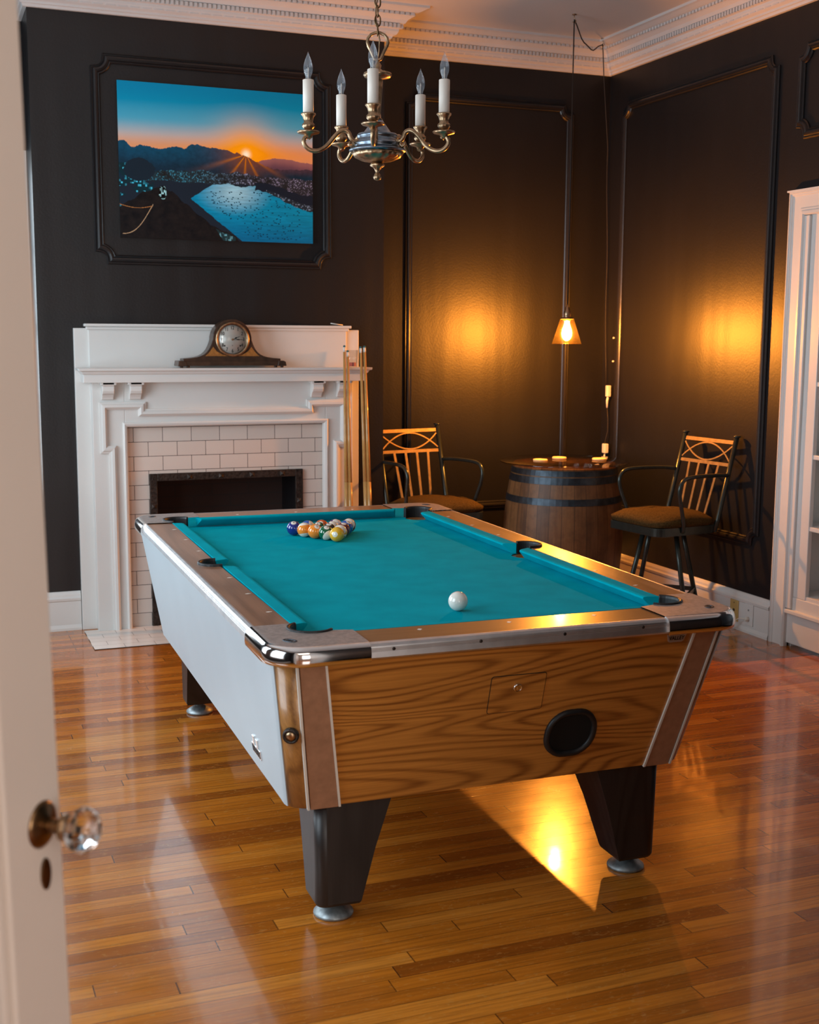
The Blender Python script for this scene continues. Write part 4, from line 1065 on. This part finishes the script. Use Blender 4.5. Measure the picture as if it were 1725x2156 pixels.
# ------------------------------------------------------------------ chandelier
chx, chy = 1.450, 3.982
ch = thing('chandelier', 'brass five-arm chandelier with white candle sleeves and clear flame bulbs above the pool table', 'chandelier', (chx, chy, ZC))
def cz2(prof): return [(r, z-ZC) for r, z in prof]
MB().lathe(cz2([(.002, 2.062), (.009, 2.066), (.012, 2.074), (.008, 2.083), (.005, 2.090), (.008, 2.098), (.012, 2.104), (.021, 2.110), (.023, 2.116), (.016, 2.121)]), n=32, flute=(8, 2.064-ZC, 2.112-ZC, .18)).build('finial', M['brass'], ch)
MB().lathe(cz2([(.016, 2.121), (.050, 2.126), (.073, 2.137), (.084, 2.152)]), n=64, flute=(16, 2.123-ZC, 2.153-ZC, .05)).build('bowl', M['brass'], ch)
MB().lathe(cz2([(.084, 2.152), (.094, 2.157), (.094, 2.161), (.086, 2.164), (.074, 2.168), (.072, 2.174), (.077, 2.178), (.076, 2.183), (.068, 2.186), (.067, 2.190), (.067, 2.194), (.065, 2.195), (.065, 2.199), (.067, 2.200), (.067, 2.209), (.064, 2.212), (.050, 2.213), (.044, 2.219), (.030, 2.238), (.020, 2.252), (.017, 2.258)]), n=56).build('hub_drum', M['silver'], ch)
MB().lathe(cz2([(.018, 2.258), (.012, 2.264), (.011, 2.280), (.015, 2.340), (.018, 2.382), (.014, 2.388), (.040, 2.392), (.045, 2.400), (.042, 2.407), (.022, 2.410), (.010, 2.420), (.013, 2.430), (.007, 2.440), (.006, 2.447)]), n=40, flute=(20, 2.391-ZC, 2.408-ZC, .06)).build('stem', M['brass'], ch)
lpz = [(.0, 2.447), (.010, 2.450), (.014, 2.458), (.020, 2.472), (.030, 2.490), (.034, 2.503), (.031, 2.517), (.022, 2.527), (.008, 2.533), (.0, 2.534)]
lpz = lpz + [(-a, z) for a, z in lpz[::-1][1:]]
lp = [Vector((q[0]*.94, -q[0]*.34, q[1]-ZC)) for q in [tuple(v) for v in [Vector(p) for p in lpz]]]
MB().tube(lp, .0052, 8, cap=False).build('hanging_loop', M['brass'], ch)
chain = MB(); z = 2.530; k = 0
while z < ZC-.03:
    P = []
    for i in range(17):
        t = 2*PI*i/16; P.append(Vector(((.0095*math.cos(t))*(1 if k % 2 else .34), (.0095*math.cos(t))*(0 if k % 2 else .94), z + .012 - ZC + .0185*math.sin(t))))
    chain.tube(P, .0026, 6, cap=False); z += .029; k += 1
chain.build('chain', M['darkbrass'], ch)
MB().tube([Vector((.006*math.sin(i*1.1), .006*math.cos(i*1.3), 2.44+ (ZC-2.46)*i/24 - ZC)) for i in range(25)], .0025, 6).build('supply_wire', M['brass'], ch)
MB().lathe(cz2([(.05, ZC-.001), (.06, ZC-.004), (.055, ZC-.02), (.02, ZC-.035), (.006, ZC-.04)]), n=32).build('ceiling_canopy', M['brass'], ch)
RA = .232
arm_rz = [(.062, 2.190), (.072, 2.186), (.083, 2.188), (.092, 2.199), (.098, 2.212), (.112, 2.219), (.130, 2.212), (.148, 2.194), (.166, 2.172), (.186, 2.156), (.206, 2.149), (.226, 2.151), (.241, 2.161), (.248, 2.175), (.244, 2.189), (.232, 2.194), (.224, 2.187)]
def catmull(P, k=3):
    Q = [Vector(P[0])]
    for i in range(len(P)-1):
        a, b, c, d_ = (Vector(P[max(i-1, 0)]), Vector(P[i]), Vector(P[i+1]), Vector(P[min(i+2, len(P)-1)]))
        for j in range(1, k+1): t = j/k; Q.append(.5*((2*b) + (c-a)*t + (2*a-5*b+4*c-d_)*t*t + (3*b-a-3*c+d_)*t**3))
    return Q
aC = math.atan2(-chy, -chx)
for k in range(5):
    a = aC - math.radians(3.5) + k*2*PI/5; u = Vector((math.cos(a), math.sin(a), 0))
    am = MB().tube([u*p[0] + Vector((0, 0, p[1]-ZC)) for p in catmull(arm_rz)], .0072, 10).tube([u*p[0] + Vector((0, 0, p[1]-ZC)) for p in ((.086, 2.185), (.080, 2.176), (.088, 2.168), (.097, 2.174), (.092, 2.182))], .0055, 8).build('arm', M['brass'], ch)
    c = u*RA - Vector((0, 0, ZC))
    def part(n_, prof, m, nn=28, flute=None, c=c, am=am): return MB().lathe(prof, tuple(c), nn, flute=flute).build(n_, m, am)
    part('drip_pan', [(.006, 2.186), (.010, 2.190), (.014, 2.198), (.034, 2.203), (.038, 2.208), (.035, 2.210), (.016, 2.209), (.008, 2.212)], M['brass'], 32)
    part('candle_cup', [(.008, 2.212), (.013, 2.217), (.0185, 2.224), (.0190, 2.231), (.0145, 2.238), (.0165, 2.248), (.0185, 2.256), (.0245, 2.262), (.0240, 2.266), (.017, 2.266)], M['brass'], 32, (10, 2.213, 2.236, .12))
    part('candle_sleeve', [(.0175, 2.266), (.0178, 2.370), (.016, 2.3715), (.010, 2.3712)], M['candle'])
    part('flame_bulb', [(.0085, 2.371), (.0085, 2.380), (.0135, 2.393), (.0155, 2.405), (.0145, 2.418), (.0105, 2.432), (.0055, 2.444), (.0022, 2.452), (.0008, 2.458)], M['bulbglass'], 24)
    part('filament', [(.0022, 2.374), (.0016, 2.40), (.0028, 2.402), (.0012, 2.410)], M['whiteplastic'], 8)

# ------------------------------------------------------------------ sockets on the right baseboard
yp = tag(MB().box(-.006, 0, -.035, .035, 0, .115).build('blank_plate', M['yellowplastic'], loc=(XR-.0185, 5.432, .043), bevel=.002), 'yellowed switch plate on the white baseboard below the right wall', 'wall plate')
for z, r in ((.1, .003), (.06, .008), (.016, .003)): 
    MB().lathe([(r, 0), (r, .0075), (r*.4, .008)], (0, 0, z), 12, Matrix.Rotation(-PI/2, 4, 'Y')).build('screw_hole', M['ink'], yp)
so = thing('wall_outlet', 'white wall outlet on the baseboard with a plug and pale cord in it', 'outlet', (XR-.0185, 5.305, .043))
MB().box(-.006, 0, -.036, .036, 0, .115).build('outlet_plate', M['white'], so, bevel=.002)
MB().box(-.0075, -.005, -.004, -.002, .078, .088).box(-.0075, -.005, .003, .005, .078, .088).build('outlet_slots', M['ink'], so)
MB().lathe([(.012, 0), (.012, .016), (.008, .024)], (-.006, 0, .036), 16, Matrix.Rotation(-PI/2, 4, 'Y')).build('plug', M['whiteplastic'], so)
MB().tube(catmull([(-.03, 0, .036), (-.042, .02, .038), (-.04, .06, .02), (-.036, .10, -.025), (-.03, .14, -.038), (-.03, .25, -.0385)]), .0026, 8).build('plug_cord', M['whiteplastic'], so)

# ------------------------------------------------------------------ open door in the foreground
th = math.radians(39); dirv = Vector((math.sin(th), math.cos(th), 0)); nrm = Vector((math.cos(th), -math.sin(th), 0))
latch = Vector((.1445, 1.409, 0)); Wd = .74
hinge = latch - dirv*Wd
dr = bpy.data.objects.new('door_1', None); COL.objects.link(dr); dr.location = hinge; dr['kind'] = 'structure'
dr.rotation_euler = (0, D(-1.6), math.atan2(dirv.y, dirv.x))      # local +X to latch, local -Y faces the camera
TH = .042; DH = 2.68
mb = MB(); mb.box(Wd-.100, Wd, 0, TH, .01, DH); mb.box(0, .116, 0, TH, .01, DH); mb.box(.116, Wd-.100, 0, TH, .01, .26); mb.box(.116, Wd-.100, 0, TH, DH-.12, DH)
mb.build('door_frame', M['doorpaint'], dr, bevel=.003)
mu = MB(); zs = [.26 + (DH-.38)*i/5 for i in range(6)]; zs = [.26, .62, .975, 1.33, 1.70, 2.08, DH-.12]
for z in zs[1:-1]: mu.box(.116, Wd-.100, .008, TH-.008, z-.016, z+.016)
mu.box(Wd/2-.014, Wd/2+.014, .008, TH-.008, .26, DH-.12)
for a0, a1 in ((.116, .128), (Wd-.113, Wd-.100)): mu.box(a0, a1, .006, TH-.006, .26, DH-.12)
mu.build('glazing_bars', M['doorpaint'], dr, bevel=.004)
MB().box(.116, Wd-.100, .019, .023, .26, DH-.12).build('door_glass', M['glass'], dr)
kz = 1.000; kx = Wd-.036
rs = MB().lathe([(.001, .006), (.009, .008), (.012, .006), (.022, .004), (.0265, .001), (.0265, 0)], (kx, 0, kz), 40, Mf).build('knob_rosette', M['darkbrass'], dr)
kn = MB().lathe([(.009, .004), (.008, .018), (.010, .024), (.015, .027), (.015, .032), (.011, .036)], (kx, 0, kz), 32, Mf).build('door_knob', M['brass'], dr)
k8 = MB(); Lk = []
for r, h in ((.011, .034), (.020, .039), (.0255, .048), (.0255, .053), (.020, .063), (.012, .068)):
    Lk.append([Mf.to_3x3() @ Vector((r*math.cos(2*PI*i/10), r*math.sin(2*PI*i/10), h)) + Vector((kx, 0, kz)) for i in range(10)])
k8.loops(Lk).build('crystal_knob', M['solidglass'], kn)
MB().prism([(kx+.009*math.cos(2*PI*i/24), .942+.0185*math.sin(2*PI*i/24)) for i in range(24)], lambda a, b, h: Vector((a, -h, b)), 0, .003).build('keyhole_cover', M['darkbrass'], dr, bevel=.001)

# ------------------------------------------------------------------ lights
def area(name, loc, tgt, sx, sy, power, col, spread=PI):
    l_ = bpy.data.lights.new(name, 'AREA'); l_.shape = 'RECTANGLE'; l_.size = sx; l_.size_y = sy; l_.energy = power; l_.color = col; l_.spread = spread
    o = bpy.data.objects.new(name, l_); COL.objects.link(o); o.location = loc
    o.rotation_euler = (Vector(tgt)-Vector(loc)).to_track_quat('-Z', 'Y').to_euler(); return o
DAY = (.78,.90,1.0)
area('daylight_1', (XL-.16, (ly[0][0]+ly[0][1])/2, 1.6), (2, (ly[0][0]+ly[0][1])/2, 1.5), 1.4, 1.85, 95, DAY)
area('daylight_2', (XL-.16, (ly[1][0]+ly[1][1])/2, 1.6), (2, (ly[1][0]+ly[1][1])/2, 1.5), 1.5, 1.85, 135, DAY)
area('daylight_3', ((wx0+wx1)/2, YB+.16, 1.6), ((wx0+wx1)/2, 3, 1.5), 1.0, 1.7, 60, DAY)
area('hall_daylight', (.8, -2.75, 1.6), (.8, 2, 1.4), 1.6, 2.0, 85, (1.0,.88,.80))
area('hall_ceiling', (.6, -.9, 3.2), (.6, -.9, 0), 2.4, 1.6, 30, (1.0,.84,.72))
pl_ = bpy.data.lights.new('pendant_bulb', 'POINT'); pl_.energy = 180; pl_.color = (1.0,.345,.045); pl_.shadow_soft_size = .022
po_ = bpy.data.objects.new('pendant_bulb', pl_); COL.objects.link(po_); po_.location = (lx, ly_, 1.575)

w = bpy.data.worlds.new('world'); scene.world = w; w.use_nodes = True
w.node_tree.nodes['Background'].inputs[0].default_value = (.55,.68,.85,1); w.node_tree.nodes['Background'].inputs[1].default_value = .6

# ------------------------------------------------------------------ camera
cam = bpy.data.cameras.new('camera'); co = bpy.data.objects.new('camera', cam); COL.objects.link(co); scene.camera = co
yaw, pitch, roll, f = -.37611702, -.14183115, -.00625208, 2610.19
def Rz3(a): return Matrix.Rotation(a, 3, 'Z')
Rm = Rz3(yaw) @ Matrix.Rotation(pitch, 3, 'X') @ Matrix.Rotation(roll, 3, 'Y')
right, fwd, up = Rm.col[0], Rm.col[1], Rm.col[2]
m4 = Matrix.Identity(4)
for i in range(3): m4[i][0] = right[i]; m4[i][1] = up[i]; m4[i][2] = -fwd[i]
m4.translation = Vector((0, 0, 1.55508783)); co.matrix_world = m4
cam.sensor_fit = 'VERTICAL'; cam.sensor_height = 36; cam.sensor_width = 36; cam.lens = f/2156*36
cam.clip_start = .05; cam.clip_end = 60
cam.dof.use_dof = True; cam.dof.focus_distance = 4.3; cam.dof.aperture_fstop = 5.6
scene.view_settings.view_transform = 'Standard'
scene.view_settings.look = 'None'
scene.view_settings.exposure = -0.45
